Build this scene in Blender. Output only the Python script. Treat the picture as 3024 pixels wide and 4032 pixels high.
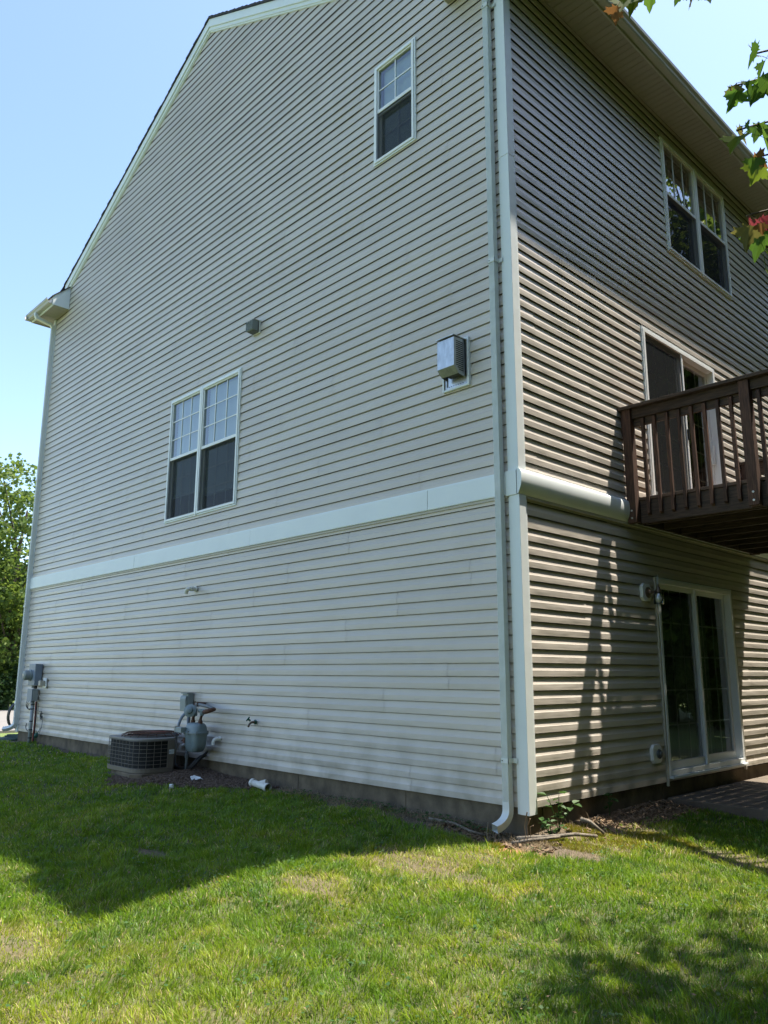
import bpy, math, random
import numpy as np
from mathutils import Vector, Matrix
R_ = math.radians
for o in list(bpy.data.objects): bpy.data.objects.remove(o)
scene = bpy.context.scene
COL = scene.collection
# ---------------------------------------------------------------- camera
cam_d = bpy.data.cameras.new('camera'); cam = bpy.data.objects.new('camera', cam_d); COL.objects.link(cam)
CAM = Vector((4.3408, -5.9430, 1.1753))
yaw, pitch, roll = R_(46.2043), R_(11.6430), R_(0.1902)
cf = Vector((-math.sin(yaw)*math.cos(pitch), math.cos(yaw)*math.cos(pitch), math.sin(pitch)))
cr = Vector((math.cos(yaw), math.sin(yaw), 0)); cu = cr.cross(cf)
cr2 = cr*math.cos(roll)+cu*math.sin(roll); cu2 = -cr*math.sin(roll)+cu*math.cos(roll)
cam.matrix_world = Matrix(((cr2.x, cu2.x, -cf.x, CAM.x), (cr2.y, cu2.y, -cf.y, CAM.y), (cr2.z, cu2.z, -cf.z, CAM.z), (0, 0, 0, 1)))
cam_d.sensor_fit = 'VERTICAL'; cam_d.sensor_height = 24.0; cam_d.lens = 24.0*3065.0/4032.0
cam_d.clip_start = 0.05; cam_d.clip_end = 2000
scene.camera = cam
scene.render.resolution_x = 768; scene.render.resolution_y = 1024
# ---------------------------------------------------------------- sky, sun, exposure
SUN = Vector((0.165, 0.32, 1.0)).normalized()
world = bpy.data.worlds.new('World'); scene.world = world; world.use_nodes = True
wn = world.node_tree; bg = wn.nodes['Background']
sky = wn.nodes.new('ShaderNodeTexSky'); sky.sky_type = 'NISHITA'; sky.sun_disc = False
sky.sun_elevation = math.asin(SUN.z); sky.sun_rotation = math.atan2(SUN.x, SUN.y)
sky.air_density = 1.0; sky.dust_density = .9; sky.ozone_density = 1.6; sky.altitude = 100
wn.links.new(sky.outputs[0], bg.inputs[0]); bg.inputs[1].default_value = 0.145
sun_d = bpy.data.lights.new('sun', 'SUN'); sun_d.energy = 5.0; sun_d.angle = R_(0.6); sun_d.color = (1.0, 0.92, 0.79)
sun = bpy.data.objects.new('sun', sun_d); COL.objects.link(sun)
sun.rotation_euler = (-SUN).to_track_quat('-Z', 'Y').to_euler(); sun.location = (5, 8, 30)
vs = scene.view_settings; vs.view_transform = 'Standard'; vs.look = 'None'; vs.exposure = 1.3; vs.gamma = 1.0; vs.use_curve_mapping = False
cy = scene.cycles; cy.max_bounces = 6; cy.diffuse_bounces = 3; cy.glossy_bounces = 3; cy.transmission_bounces = 4; cy.transparent_max_bounces = 10; cy.caustics_reflective = False; cy.caustics_refractive = False
cy.sample_clamp_indirect = 6.0; cy.use_light_tree = False
# ---------------------------------------------------------------- mesh helpers
WL = {}
def link(o, parent=None):
    COL.objects.link(o)
    if parent is not None: o.parent = parent
    return o
def tag(o, label, cat, group=None, kind=None):
    if label: o['label'] = label
    if cat: o['category'] = cat
    if group: o['group'] = group
    if kind: o['kind'] = kind
    return o
def thing(name, label, cat, loc=(0, 0, 0), group=None):
    o = bpy.data.objects.new(name, None); o.empty_display_size = .1; o.location = loc; link(o); WL[o] = Vector(loc)
    return tag(o, label, cat, group)
class MB:
    def __init__(s): s.v = []; s.f = []
    def add(s, vs_, fs):
        n = len(s.v); s.v += [tuple(v) for v in vs_]; s.f += [tuple(i+n for i in f) for f in fs]; return s
    def box(s, a, b):
        x0, x1 = sorted((a[0], b[0])); y0, y1 = sorted((a[1], b[1])); z0, z1 = sorted((a[2], b[2]))
        return s.add([(x0,y0,z0),(x1,y0,z0),(x1,y1,z0),(x0,y1,z0),(x0,y0,z1),(x1,y0,z1),(x1,y1,z1),(x0,y1,z1)],
              [(0,3,2,1),(4,5,6,7),(0,1,5,4),(1,2,6,5),(2,3,7,6),(3,0,4,7)])
    def prism(s, poly, axis, a, b):
        # poly of 2d points in the plane perpendicular to axis ('x': (y,z), 'y': (x,z), 'z': (x,y))
        def P(p, t): return (t, p[0], p[1]) if axis == 'x' else ((p[0], t, p[1]) if axis == 'y' else (p[0], p[1], t))
        n = len(poly); vv = [P(p, a) for p in poly]+[P(p, b) for p in poly]
        ff = [tuple(range(n-1, -1, -1)), tuple(range(n, 2*n))]+[(i, (i+1) % n, n+(i+1) % n, n+i) for i in range(n)]
        return s.add(vv, ff)
    def loft(s, rings, cap=True, closed=True):
        n = len(rings[0]); vv = [p for r in rings for p in r]; ff = []
        for k in range(len(rings)-1):
            for i in range(n if closed else n-1):
                j = (i+1) % n; ff.append((k*n+i, k*n+j, (k+1)*n+j, (k+1)*n+i))
        if cap and closed: ff += [tuple(range(n-1, -1, -1)), tuple((len(rings)-1)*n+i for i in range(n))]
        return s.add(vv, ff)
    def tube(s, path, r, n=10, cap=True, sec=None):
        path = [Vector(p) for p in path]; rr = r if isinstance(r, (list, tuple)) else [r]*len(path); rings = []
        t0 = (path[1]-path[0]).normalized(); up = Vector((0, 0, 1)) if abs(t0.z) < .9 else Vector((0, 1, 0))
        a = t0.cross(up).normalized()
        for i, p in enumerate(path):
            t = (path[min(i+1, len(path)-1)]-path[max(i-1, 0)]).normalized()
            a = (a-t*a.dot(t)).normalized(); b = t.cross(a)
            if sec is None: rings.append([p+(a*math.cos(2*math.pi*k/n)+b*math.sin(2*math.pi*k/n))*rr[i] for k in range(n)])
            else: rings.append([p+a*q[0]+b*q[1] for q in sec])
        return s.loft(rings, cap)
    def lathe(s, c, axis, prof, n=20):
        axis = Vector(axis).normalized(); up = Vector((0, 0, 1)) if abs(axis.z) < .9 else Vector((0, 1, 0))
        a = axis.cross(up).normalized(); b = axis.cross(a); c = Vector(c)
        return s.loft([[c+axis*h+(a*math.cos(2*math.pi*k/n)+b*math.sin(2*math.pi*k/n))*max(r, 1e-4) for k in range(n)] for r, h in prof])
    def build(s, name, mat, parent=None, bevel=0, smooth=False, kind=None):
        off = WL.get(parent, Vector((0, 0, 0))) if parent is not None else Vector((0, 0, 0))
        me = bpy.data.meshes.new(name)
        me.from_pydata([(v[0]-off.x, v[1]-off.y, v[2]-off.z) for v in s.v], [], s.f); me.materials.append(mat)
        if smooth:
            for p in me.polygons: p.use_smooth = True
        me.validate(); me.update()
        o = bpy.data.objects.new(name, me); link(o, parent); WL[o] = off
        if smooth == 'auto':
            try: me.set_sharp_from_angle(angle=R_(40))
            except Exception: pass
        if bevel:
            m = o.modifiers.new('bevel', 'BEVEL'); m.width = bevel; m.segments = 2; m.limit_method = 'ANGLE'
        if kind: o['kind'] = kind
        return o
def one(name, mat, a, b, parent=None, bevel=0): return MB().box(a, b).build(name, mat, parent, bevel)
def bez(p0, p1, p2, n=8):
    p0, p1, p2 = Vector(p0), Vector(p1), Vector(p2)
    return [p0*(1-t)**2+p1*2*t*(1-t)+p2*t*t for t in [i/n for i in range(n+1)]]
# ---------------------------------------------------------------- materials
def mat(name, col, rough=.6, var=.12, vscale=3.0, stretch=(1, 1, 1), col2=None, bump=0, bscale=40, bstretch=None, spec=.5, metal=0, rnd=0, dirt=None, dscale=1.2, damt=.5, sheen=0):
    m = bpy.data.materials.new(name); m.use_nodes = True; nt = m.node_tree; n = nt.nodes; L = nt.links
    b = n['Principled BSDF']; b.inputs['Roughness'].default_value = rough; b.inputs['Metallic'].default_value = metal
    b.inputs['Specular IOR Level'].default_value = spec
    geo = n.new('ShaderNodeNewGeometry')
    mp = n.new('ShaderNodeMapping'); mp.inputs['Scale'].default_value = stretch; L.new(geo.outputs['Position'], mp.inputs[0])
    nz = n.new('ShaderNodeTexNoise'); nz.inputs['Scale'].default_value = vscale; nz.inputs['Detail'].default_value = 6; nz.inputs['Roughness'].default_value = .6
    L.new(mp.outputs[0], nz.inputs['Vector'])
    mx = n.new('ShaderNodeMix'); mx.data_type = 'RGBA'
    c1 = tuple(max(0, c*(1-var)) for c in col); c2 = col2 if col2 else tuple(min(1, c*(1+var)) for c in col)
    mx.inputs['A'].default_value = (*c1, 1); mx.inputs['B'].default_value = (*c2, 1)
    rmp = n.new('ShaderNodeMapRange'); rmp.inputs['From Min'].default_value = .3; rmp.inputs['From Max'].default_value = .7
    L.new(nz.outputs['Fac'], rmp.inputs['Value']); L.new(rmp.outputs[0], mx.inputs['Factor']); out = mx.outputs['Result']
    if dirt:
        nd = n.new('ShaderNodeTexNoise'); nd.inputs['Scale'].default_value = dscale; nd.inputs['Detail'].default_value = 8; nd.inputs['Roughness'].default_value = .7
        L.new(geo.outputs['Position'], nd.inputs['Vector'])
        rd = n.new('ShaderNodeMapRange'); rd.inputs['From Min'].default_value = .5; rd.inputs['From Max'].default_value = .75; rd.inputs['To Max'].default_value = damt
        L.new(nd.outputs['Fac'], rd.inputs['Value'])
        md = n.new('ShaderNodeMix'); md.data_type = 'RGBA'; md.inputs['B'].default_value = (*dirt, 1); L.new(out, md.inputs['A']); L.new(rd.outputs[0], md.inputs['Factor']); out = md.outputs['Result']
    if rnd:
        oi = n.new('ShaderNodeObjectInfo'); rr = n.new('ShaderNodeMapRange'); rr.inputs['To Min'].default_value = 1-rnd; rr.inputs['To Max'].default_value = 1+rnd
        L.new(oi.outputs['Random'], rr.inputs['Value'])
        hs = n.new('ShaderNodeHueSaturation'); L.new(rr.outputs[0], hs.inputs['Value']); L.new(out, hs.inputs['Color']); out = hs.outputs[0]
    L.new(out, b.inputs['Base Color'])
    if bump:
        mb_ = n.new('ShaderNodeMapping'); mb_.inputs['Scale'].default_value = bstretch or (1, 1, 1); L.new(geo.outputs['Position'], mb_.inputs[0])
        nb = n.new('ShaderNodeTexNoise'); nb.inputs['Scale'].default_value = bscale; nb.inputs['Detail'].default_value = 4; L.new(mb_.outputs[0], nb.inputs['Vector'])
        bp = n.new('ShaderNodeBump'); bp.inputs['Strength'].default_value = bump; bp.inputs['Distance'].default_value = .01
        L.new(nb.outputs['Fac'], bp.inputs['Height']); L.new(bp.outputs[0], b.inputs['Normal'])
    return m
M = {}
M['siding'] = mat('siding_vinyl', (.565, .515, .455), .32, .05, .8, col2=(.585, .535, .475), bump=.06, bscale=5, bstretch=(1.2, 1.2, 60), rnd=.04, dirt=(.47, .425, .38), dscale=.9, damt=.5)
def stain(m, col, z0, z1, amt, sc):
    n = m.node_tree.nodes; L = m.node_tree.links; b = n['Principled BSDF']; src = b.inputs['Base Color'].links[0].from_socket
    g = n.new('ShaderNodeNewGeometry'); sp = n.new('ShaderNodeSeparateXYZ'); L.new(g.outputs['Position'], sp.inputs[0])
    nz = n.new('ShaderNodeTexNoise'); nz.inputs['Scale'].default_value = sc; nz.inputs['Detail'].default_value = 8; L.new(g.outputs['Position'], nz.inputs['Vector'])
    mr = n.new('ShaderNodeMapRange'); mr.inputs['From Min'].default_value = z1; mr.inputs['From Max'].default_value = z0; L.new(sp.outputs['Z'], mr.inputs['Value'])
    m2 = n.new('ShaderNodeMapRange'); m2.inputs['From Min'].default_value = .42; m2.inputs['From Max'].default_value = .68; m2.inputs['To Max'].default_value = amt; L.new(nz.outputs['Fac'], m2.inputs['Value'])
    mu = n.new('ShaderNodeMath'); mu.operation = 'MULTIPLY'; L.new(mr.outputs[0], mu.inputs[0]); L.new(m2.outputs[0], mu.inputs[1])
    mx = n.new('ShaderNodeMix'); mx.data_type = 'RGBA'; mx.inputs['B'].default_value = (*col, 1); L.new(src, mx.inputs['A']); L.new(mu.outputs[0], mx.inputs['Factor']); L.new(mx.outputs['Result'], b.inputs['Base Color'])
stain(M['siding'], (.25, .225, .17), 0.0, .75, .55, 3.5)
def ripple(m, scale, stretch, strength, dist):
    n = m.node_tree.nodes; L = m.node_tree.links; b = n['Principled BSDF']
    g = n.new('ShaderNodeNewGeometry'); mp = n.new('ShaderNodeMapping'); mp.inputs['Scale'].default_value = stretch; L.new(g.outputs['Position'], mp.inputs[0])
    nz = n.new('ShaderNodeTexNoise'); nz.inputs['Scale'].default_value = scale; nz.inputs['Detail'].default_value = 2; L.new(mp.outputs[0], nz.inputs['Vector'])
    bp = n.new('ShaderNodeBump'); bp.inputs['Strength'].default_value = strength; bp.inputs['Distance'].default_value = dist; L.new(nz.outputs['Fac'], bp.inputs['Height'])
    if b.inputs['Normal'].links: L.new(b.inputs['Normal'].links[0].from_socket, bp.inputs['Normal'])
    L.new(bp.outputs[0], b.inputs['Normal'])
ripple(M['siding'], 1.6, (1, 1, 3.5), .35, .03)
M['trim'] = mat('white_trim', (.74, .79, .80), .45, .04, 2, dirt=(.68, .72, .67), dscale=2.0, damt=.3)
M['window'] = mat('white_window_vinyl', (.82, .84, .84), .4, .03, 4)
ripple(M['trim'], 2.5, (1, 1, 1), .25, .015)
M['spout'] = mat('downspout_white', (.68, .72, .71), .4, .06, 5, dirt=(.52, .55, .52), dscale=3, damt=.35)
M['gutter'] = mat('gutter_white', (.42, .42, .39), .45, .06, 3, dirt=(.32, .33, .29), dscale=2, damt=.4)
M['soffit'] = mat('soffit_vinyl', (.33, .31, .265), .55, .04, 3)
M['shingle'] = mat('roof_shingle', (.035, .035, .038), .9, .35, 14, bump=.5, bscale=120)
M['concrete'] = mat('foundation_concrete', (.135, .108, .072), .9, .5, 5, stretch=(1, 1, .7), bump=.35, bscale=45, dirt=(.075, .065, .048), dscale=2.2, damt=.75)
M['slab'] = mat('slab_concrete', (.125, .10, .075), .85, .3, 4, bump=.3, bscale=60, dirt=(.08, .065, .048), dscale=3, damt=.5)
M['deckwood'] = mat('weathered_deck_wood', (.085, .045, .028), .75, .45, 6, stretch=(1, 1, 1), col2=(.13, .08, .055), bump=.25, bscale=30, bstretch=(1, 1, 1), rnd=.22)
M['deckh'] = mat('weathered_rail_wood', (.030, .019, .013), .8, .5, 5, stretch=(1.2, 14, 14), col2=(.085, .055, .038), bump=.3, bscale=8, bstretch=(1, 14, 14), rnd=.12)
M['deckv'] = mat('weathered_post_wood', (.042, .017, .010), .75, .5, 5, stretch=(14, 14, 1.2), col2=(.125, .062, .038), bump=.4, bscale=8, bstretch=(14, 14, 1), rnd=.4)
M['interior'] = mat('interior_paint', (.20, .19, .17), .9, .05)
M['sheath'] = mat('sheathing', (.15, .13, .10), .9, .1)
M['blind'] = mat('blind_slat', (.60, .70, .80), .5, .03)  # sky reflection on the white slats is painted in as a blue tint
M['curtain'] = mat('curtain', (.34, .42, .38), .8, .2, 3, stretch=(10, 10, .5))
M['acmetal'] = mat('ac_beige_metal', (.16, .137, .108), .45, .1, 5, dirt=(.13, .10, .08), dscale=4, damt=.5)
M['actop'] = mat('ac_grey_top', (.21, .20, .185), .5, .1, 6, dirt=(.17, .13, .10), dscale=5, damt=.6)
M['acwire'] = mat('ac_wire_grille', (.17, .152, .125), .5, .1, 8)
M['accoil'] = mat('ac_coil_fins', (.010, .010, .010), .8, .3, 30, stretch=(1, 1, .05), bump=.3, bscale=200, bstretch=(1, 1, .01))
M['rust'] = mat('rusted_iron', (.095, .043, .028), .85, .45, 30, col2=(.17, .085, .055), bump=.4, bscale=150)
M['teal'] = mat('gas_meter_paint', (.165, .215, .23), .45, .15, 6, dirt=(.11, .125, .12), dscale=6, damt=.5)
M['tealpipe'] = mat('grey_pipe_paint', (.13, .15, .16), .5, .2, 8, dirt=(.10, .065, .045), dscale=9, damt=.4)
M['greybox'] = mat('grey_enclosure', (.25, .29, .285), .5, .08, 6, dirt=(.25, .28, .26), dscale=4, damt=.3)
M['bluegrey'] = mat('blue_grey_enclosure', (.20, .245, .30), .45, .06, 6)
M['conduit'] = mat('grey_conduit', (.30, .33, .33), .5, .08, 8)
M['black'] = mat('black_rubber', (.015, .015, .017), .5, .2, 10)
M['pvc'] = mat('white_pvc', (.78, .80, .78), .35, .04, 6)
M['dirtypvc'] = mat('dirty_pvc', (.66, .66, .60), .5, .08, 8, dirt=(.4, .36, .28), dscale=10, damt=.5)
M['steel'] = mat('galvanised_steel', (.50, .52, .52), .38, .22, 7, stretch=(3, 3, .8), metal=.85, bump=.05, bscale=20, dirt=(.30, .30, .29), dscale=9, damt=.5)
M['darksteel'] = mat('dark_steel', (.10, .11, .11), .5, .2, 10, metal=.3)
M['brass'] = mat('aged_brass', (.13, .10, .07), .4, .2, 10, metal=.6)
M['cream'] = mat('cream_plastic', (.45, .42, .35), .5, .08, 10)
M['green'] = mat('green_plastic', (.02, .10, .07), .5, .1, 10)
M['greenhose'] = mat('green_hose', (.02, .055, .04), .45, .2, 10)
M['red'] = mat('red_tape', (.30, .05, .035), .6, .2, 20)
M['label'] = mat('white_label', (.62, .66, .66), .5, .05, 10)
M['bulb'] = mat('frosted_bulb', (.62, .62, .60), .3, .03, 10)
M['bark'] = mat('bark', (.10, .082, .062), .9, .35, 8, stretch=(4, 4, .8), bump=.8, bscale=12, bstretch=(3, 3, .6))
M['deadwood'] = mat('dead_stick_bark', (.10, .082, .062), .85, .5, 25, col2=(.24, .205, .16), bump=.5, bscale=60)
M['mulch'] = mat('mulch_chip', (.075, .05, .035), .9, .4, 40, col2=(.16, .115, .085), rnd=.3)
M['deadleaf'] = mat('dead_leaf', (.17, .10, .055), .8, .5, 30, col2=(.28, .19, .11))
M['asphalt'] = mat('street_concrete', (.19, .178, .165), .9, .08, 1.2, bump=.1, bscale=80)
M['pave'] = mat('sidewalk_concrete', (.30, .28, .25), .9, .08, 1.5)
M['white_house'] = mat('far_white_siding', (.62, .60, .56), .7, .05, 2, stretch=(1, 1, 8))
def leafmat(name, col, col2, trans=.45, attr=None, rough=.55):
    m = bpy.data.materials.new(name); m.use_nodes = True; nt = m.node_tree; n = nt.nodes; L = nt.links; n.clear()
    out = n.new('ShaderNodeOutputMaterial'); df = n.new('ShaderNodeBsdfPrincipled'); df.inputs['Roughness'].default_value = rough; df.inputs['Specular IOR Level'].default_value = .35
    tr = n.new('ShaderNodeBsdfTranslucent'); mx = n.new('ShaderNodeMixShader'); mx.inputs[0].default_value = trans
    if attr:
        at = n.new('ShaderNodeAttribute'); at.attribute_name = attr; c = at.outputs['Color']
    else:
        g = n.new('ShaderNodeNewGeometry'); nz = n.new('ShaderNodeTexNoise'); nz.inputs['Scale'].default_value = 1.6; nz.inputs['Detail'].default_value = 5
        L.new(g.outputs['Position'], nz.inputs['Vector'])
        ad = n.new('ShaderNodeMath'); ad.operation = 'MULTIPLY_ADD'; ad.inputs[1].default_value = .55; L.new(g.outputs['Random Per Island'], ad.inputs[0])
        sb = n.new('ShaderNodeMapRange'); sb.inputs['From Min'].default_value = .3; sb.inputs['From Max'].default_value = .7; sb.inputs['To Max'].default_value = .5
        L.new(nz.outputs['Fac'], sb.inputs['Value']); L.new(sb.outputs[0], ad.inputs[2])
        mc = n.new('ShaderNodeMix'); mc.data_type = 'RGBA'; mc.inputs['A'].default_value = (*col, 1); mc.inputs['B'].default_value = (*col2, 1); L.new(ad.outputs[0], mc.inputs['Factor']); c = mc.outputs['Result']
    hs = n.new('ShaderNodeHueSaturation'); hs.inputs['Hue'].default_value = .485; hs.inputs['Value'].default_value = 1.5; L.new(c, hs.inputs['Color'])
    L.new(c, df.inputs['Base Color']); L.new(hs.outputs[0], tr.inputs[0]); L.new(df.outputs[0], mx.inputs[1]); L.new(tr.outputs[0], mx.inputs[2]); L.new(mx.outputs[0], out.inputs[0])
    return m
M['leaf'] = leafmat('tree_leaf', (.045, .10, .015), (.14, .20, .035))
M['leaf_dark'] = leafmat('dark_tree_leaf', (.018, .05, .012), (.055, .105, .025), .35)
M['weed'] = leafmat('weed_leaf', (.025, .075, .015), (.06, .13, .03), .3)
M['grass'] = leafmat('grass_blade', None, None, .38, 'tint', .45)
def glass(name, tint=(1, 1, 1), boost=1.0):
    m = bpy.data.materials.new(name); m.use_nodes = True; nt = m.node_tree; n = nt.nodes; L = nt.links; n.clear()
    out = n.new('ShaderNodeOutputMaterial'); tr = n.new('ShaderNodeBsdfTransparent'); tr.inputs[0].default_value = (*tint, 1)
    gl = n.new('ShaderNodeBsdfGlossy'); gl.inputs['Roughness'].default_value = .005
    lw = n.new('ShaderNodeLayerWeight'); lw.inputs['Blend'].default_value = .28
    g = n.new('ShaderNodeNewGeometry'); nz = n.new('ShaderNodeTexNoise'); nz.inputs['Scale'].default_value = 2.2; nz.inputs['Detail'].default_value = 1; L.new(g.outputs['Position'], nz.inputs['Vector'])
    bp = n.new('ShaderNodeBump'); bp.inputs['Strength'].default_value = .02; bp.inputs['Distance'].default_value = .02; L.new(nz.outputs['Fac'], bp.inputs['Height']); L.new(bp.outputs[0], gl.inputs['Normal'])
    ml = n.new('ShaderNodeMath'); ml.operation = 'MULTIPLY_ADD'; ml.inputs[1].default_value = boost; ml.inputs[2].default_value = .11; ml.use_clamp = True; L.new(lw.outputs['Fresnel'], ml.inputs[0])
    mx = n.new('ShaderNodeMixShader'); L.new(ml.outputs[0], mx.inputs[0]); L.new(tr.outputs[0], mx.inputs[1]); L.new(gl.outputs[0], mx.inputs[2]); L.new(mx.outputs[0], out.inputs[0])
    return m
M['glass'] = glass('window_glass', (.87, .95, .98), 2.2)
def screenmat():
    m = bpy.data.materials.new('insect_screen'); m.use_nodes = True; nt = m.node_tree; n = nt.nodes; L = nt.links; n.clear()
    out = n.new('ShaderNodeOutputMaterial'); tr = n.new('ShaderNodeBsdfTransparent'); df = n.new('ShaderNodeBsdfDiffuse'); df.inputs[0].default_value = (.035, .038, .04, 1)
    mx = n.new('ShaderNodeMixShader'); mx.inputs[0].default_value = .62; L.new(tr.outputs[0], mx.inputs[1]); L.new(df.outputs[0], mx.inputs[2]); L.new(mx.outputs[0], out.inputs[0]); return m
M['screen'] = screenmat()
# ---------------------------------------------------------------- ground
XL, C, ZB, ZT = -12.60, .127, 2.855, 3.075
def gz(x, y):
    dx = np.maximum(np.maximum(x-0.0, XL-x), 0); dy = np.maximum(-y, 0)
    d = np.sqrt(dx*dx+dy*dy)
    d = np.where((x < 0) & (y > 0) & (x > XL), 0, d)
    s = -.19-.068*np.minimum(d, 5.5)-.02*np.clip(d-5.5, 0, 8)
    s = s+.075*np.exp(-((x+5.95)/1.0)**4-((y+.5)/.75)**4)
    s = s-.06*np.exp(-((x-.1)**2+(y+.1)**2)/.5)
    s = s+.012*np.sin(x*2.1+1.3*y)+.010*np.sin(2.9*y-1.7*x+1)+.006*np.sin(5.3*x+4.1*y)
    return np.where(x < -16, np.minimum(s, -.5), s)
def gzf(x, y): return float(gz(np.array(x, float), np.array(y, float)))
def patch_fields(x, y):
    # bare = no grass (0..1) ; dry = straw colour (0..1)
    n1 = np.sin(3.1*x+1.7*np.sin(2.3*y))*np.sin(2.7*y+1.3*np.sin(1.9*x+2)); n2 = np.sin(9.7*x+2*np.sin(7.1*y))*np.sin(8.3*y+1.5*np.sin(6.1*x))
    bare = np.zeros_like(x); dry = .15+.24*n1+.18*n2
    def blob(cx, cy, rx, ry, e=.25): return np.clip((1-((x-cx)/rx)**2-((y-cy)/ry)**2+.35*n2)/e, 0, 1)
    inner = -.12-1.15*np.clip(1-np.abs(x+5.6)/1.75, 0, 1)**.6
    bare = np.maximum(bare, np.clip((y-inner+.10*n2)/.12, 0, 1)*(x > -7.4)*(x < -3.7))
    edge = .16+.10*n1+.06*n2
    dwall = np.where(y < 0, np.where(x < 0, -y, np.hypot(np.maximum(x, 0), y)), np.maximum(x, 0))
    bare = np.maximum(bare, np.clip((edge+.1*(x > -2.5)-dwall)/.08, 0, 1)*.95)
    bare = np.maximum(bare, np.clip((.50+.1*n2-x)/.15, 0, 1)*(y > .3)*(x > -.1))
    for a in [(.15, -.22, .75, .22), (-.95, -.25, .9, .16), (-2.2, -2.41, .25, .09)]: bare = np.maximum(bare, blob(*a)*.93)
    for a in [(.45, .25, .45, .35), (.35, .75, .6, .4), (-.22, -1.15, .40, .17), (.12, -.80, .28, .15), (.1, -1.35, .6, .2), (-.35, -2.15, .3, .14), (1.45, .75, .5, .2), (-.9, -4.0, .35, .16)]: bare = np.maximum(bare, blob(*a)*.5); dry = dry+.55*blob(a[0], a[1], a[2]*1.5, a[3]*1.8)
    dry = dry+.35*np.clip((-y-2.6)/1.6, 0, 1)*(x > -1)+.30*np.clip(.5-dwall, 0, .5)
    return bare, np.clip(dry, 0, 1)
def ground():
    def grid(x0, x1, y0, y1, st):
        xs = np.arange(x0, x1+st/2, st); ys = np.arange(y0, y1+st/2, st); X, Y = np.meshgrid(xs, ys); Z = gz(X, Y)
        nx, ny = len(xs), len(ys); idx = np.arange(nx*ny).reshape(ny, nx)
        q = np.stack([idx[:-1, :-1], idx[:-1, 1:], idx[1:, 1:], idx[1:, :-1]], -1).reshape(-1, 4)
        return np.stack([X, Y, Z], -1).reshape(-1, 3), q
    v, q = grid(-15, 9, -9, 11, .1)
    # outer apron to the horizon
    rim = [(-15, -9), (9, -9), (9, 11), (-15, 11)]; far = [(-600, -600), (600, -600), (600, 600), (-600, 600)]
    mid = [(-18, -12), (12, -12), (12, 14), (-18, 14)]
    n0 = len(v); ev = []
    for p in rim: ev.append((p[0], p[1], gzf(*p)-.004))
    for p in mid: ev.append((p[0], p[1], -.62))
    for p in far: ev.append((p[0], p[1], -.62))
    v = np.vstack([v, np.array(ev)]); fs = q.tolist()
    for k in (0, 4):
        for i in range(4): fs.append([n0+k+i, n0+k+(i+1) % 4, n0+k+4+(i+1) % 4, n0+k+4+i])
    me = bpy.data.meshes.new('ground'); me.from_pydata(v.tolist(), [], fs); me.update()
    b, d = patch_fields(v[:, 0], v[:, 1])
    soil = np.array([.10, .075, .05]); straw = np.array([.125, .11, .048]); turf = np.array([.055, .075, .025])
    col = turf*(1-d[:, None])+straw*d[:, None]; col = col*(1-b[:, None])+soil*b[:, None]
    x, y = v[:, 0], v[:, 1]
    farm = (np.arange(len(v)) >= n0+4); col[farm] = (.11, .155, .035)
    clay = np.exp(-(((x-.02)/.45)**2+((y+.42)/.12)**2)**2); col = col*(1-clay[:, None])+np.array([.30, .15, .06])*clay[:, None]
    at = me.color_attributes.new('tint', 'FLOAT_COLOR', 'POINT'); at.data.foreach_set('color', np.hstack([col, np.ones((len(v), 1))]).astype(np.float32).ravel())
    m = mat('lawn_soil', (.1, .08, .05), .95, .2, 20, bump=.8, bscale=70); n = m.node_tree.nodes; L = m.node_tree.links
    a = n.new('ShaderNodeAttribute'); a.attribute_name = 'tint'; nz = n.new('ShaderNodeTexNoise'); nz.inputs['Scale'].default_value = 28; nz.inputs['Detail'].default_value = 8; nz.inputs['Roughness'].default_value = .75
    g = n.new('ShaderNodeNewGeometry'); L.new(g.outputs['Position'], nz.inputs['Vector'])
    mr = n.new('ShaderNodeMapRange'); mr.inputs['From Min'].default_value = .3; mr.inputs['From Max'].default_value = .7; mr.inputs['To Min'].default_value = .5; mr.inputs['To Max'].default_value = 1.5; L.new(nz.outputs['Fac'], mr.inputs['Value'])
    hs = n.new('ShaderNodeHueSaturation'); L.new(mr.outputs[0], hs.inputs['Value']); L.new(a.outputs['Color'], hs.inputs['Color']); L.new(hs.outputs[0], n['Principled BSDF'].inputs['Base Color'])
    me.materials.append(m)
    for p in me.polygons: p.use_smooth = True
    o = bpy.data.objects.new('ground', me); link(o); o['kind'] = 'structure'; o['label'] = 'lawn soil sloping away from the house'
ground()
for nm, m, x0, x1, z in [('street', 'asphalt', -33.5, -20.6, -.55), ('sidewalk', 'pave', -60.5, -51.5, -.54)]:
    o = MB().box((x0, -120, z-.15), (x1, 160, z)).build(nm, M[m]); o['kind'] = 'structure'
# ================================================================ HOUSE
house = thing('house', 'large beige vinyl sided house with white trim and gable end wall', 'house', (-6.3, 0, -.2))
YMAX, ZE, XR, ZR, SL = 9.6, 8.93, -6.33, 12.58, .52
def WL_(u, v, d): return (u, -d, v)       # gable wall, d = outwards
def WR_(u, v, d): return (d, u, v)        # rear wall
def wb(mb, W, u0, u1, v0, v1, d0, d1): return mb.box(W(u0, v0, d0), W(u1, v1, d1))
OPL = [(-6.905, -4.895, 3.51, 5.53), (-2.03, -1.34, 7.425, 8.81), (-.93, -.56, 4.10, 4.64)]
OPR = [(2.61, 4.66, .06, 2.255), (2.68, 4.73, 3.20, 5.425), (3.62, 5.67, 6.885, 8.61)]
PROF = [(0, .0), (.028, -.0004), (.055, .0), (.061, .0036), (.076, .0076), (.096, .0110), (.114, .0130), (.1205, .0155), (.127, .0230)]
rng = random.Random(4)
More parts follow.
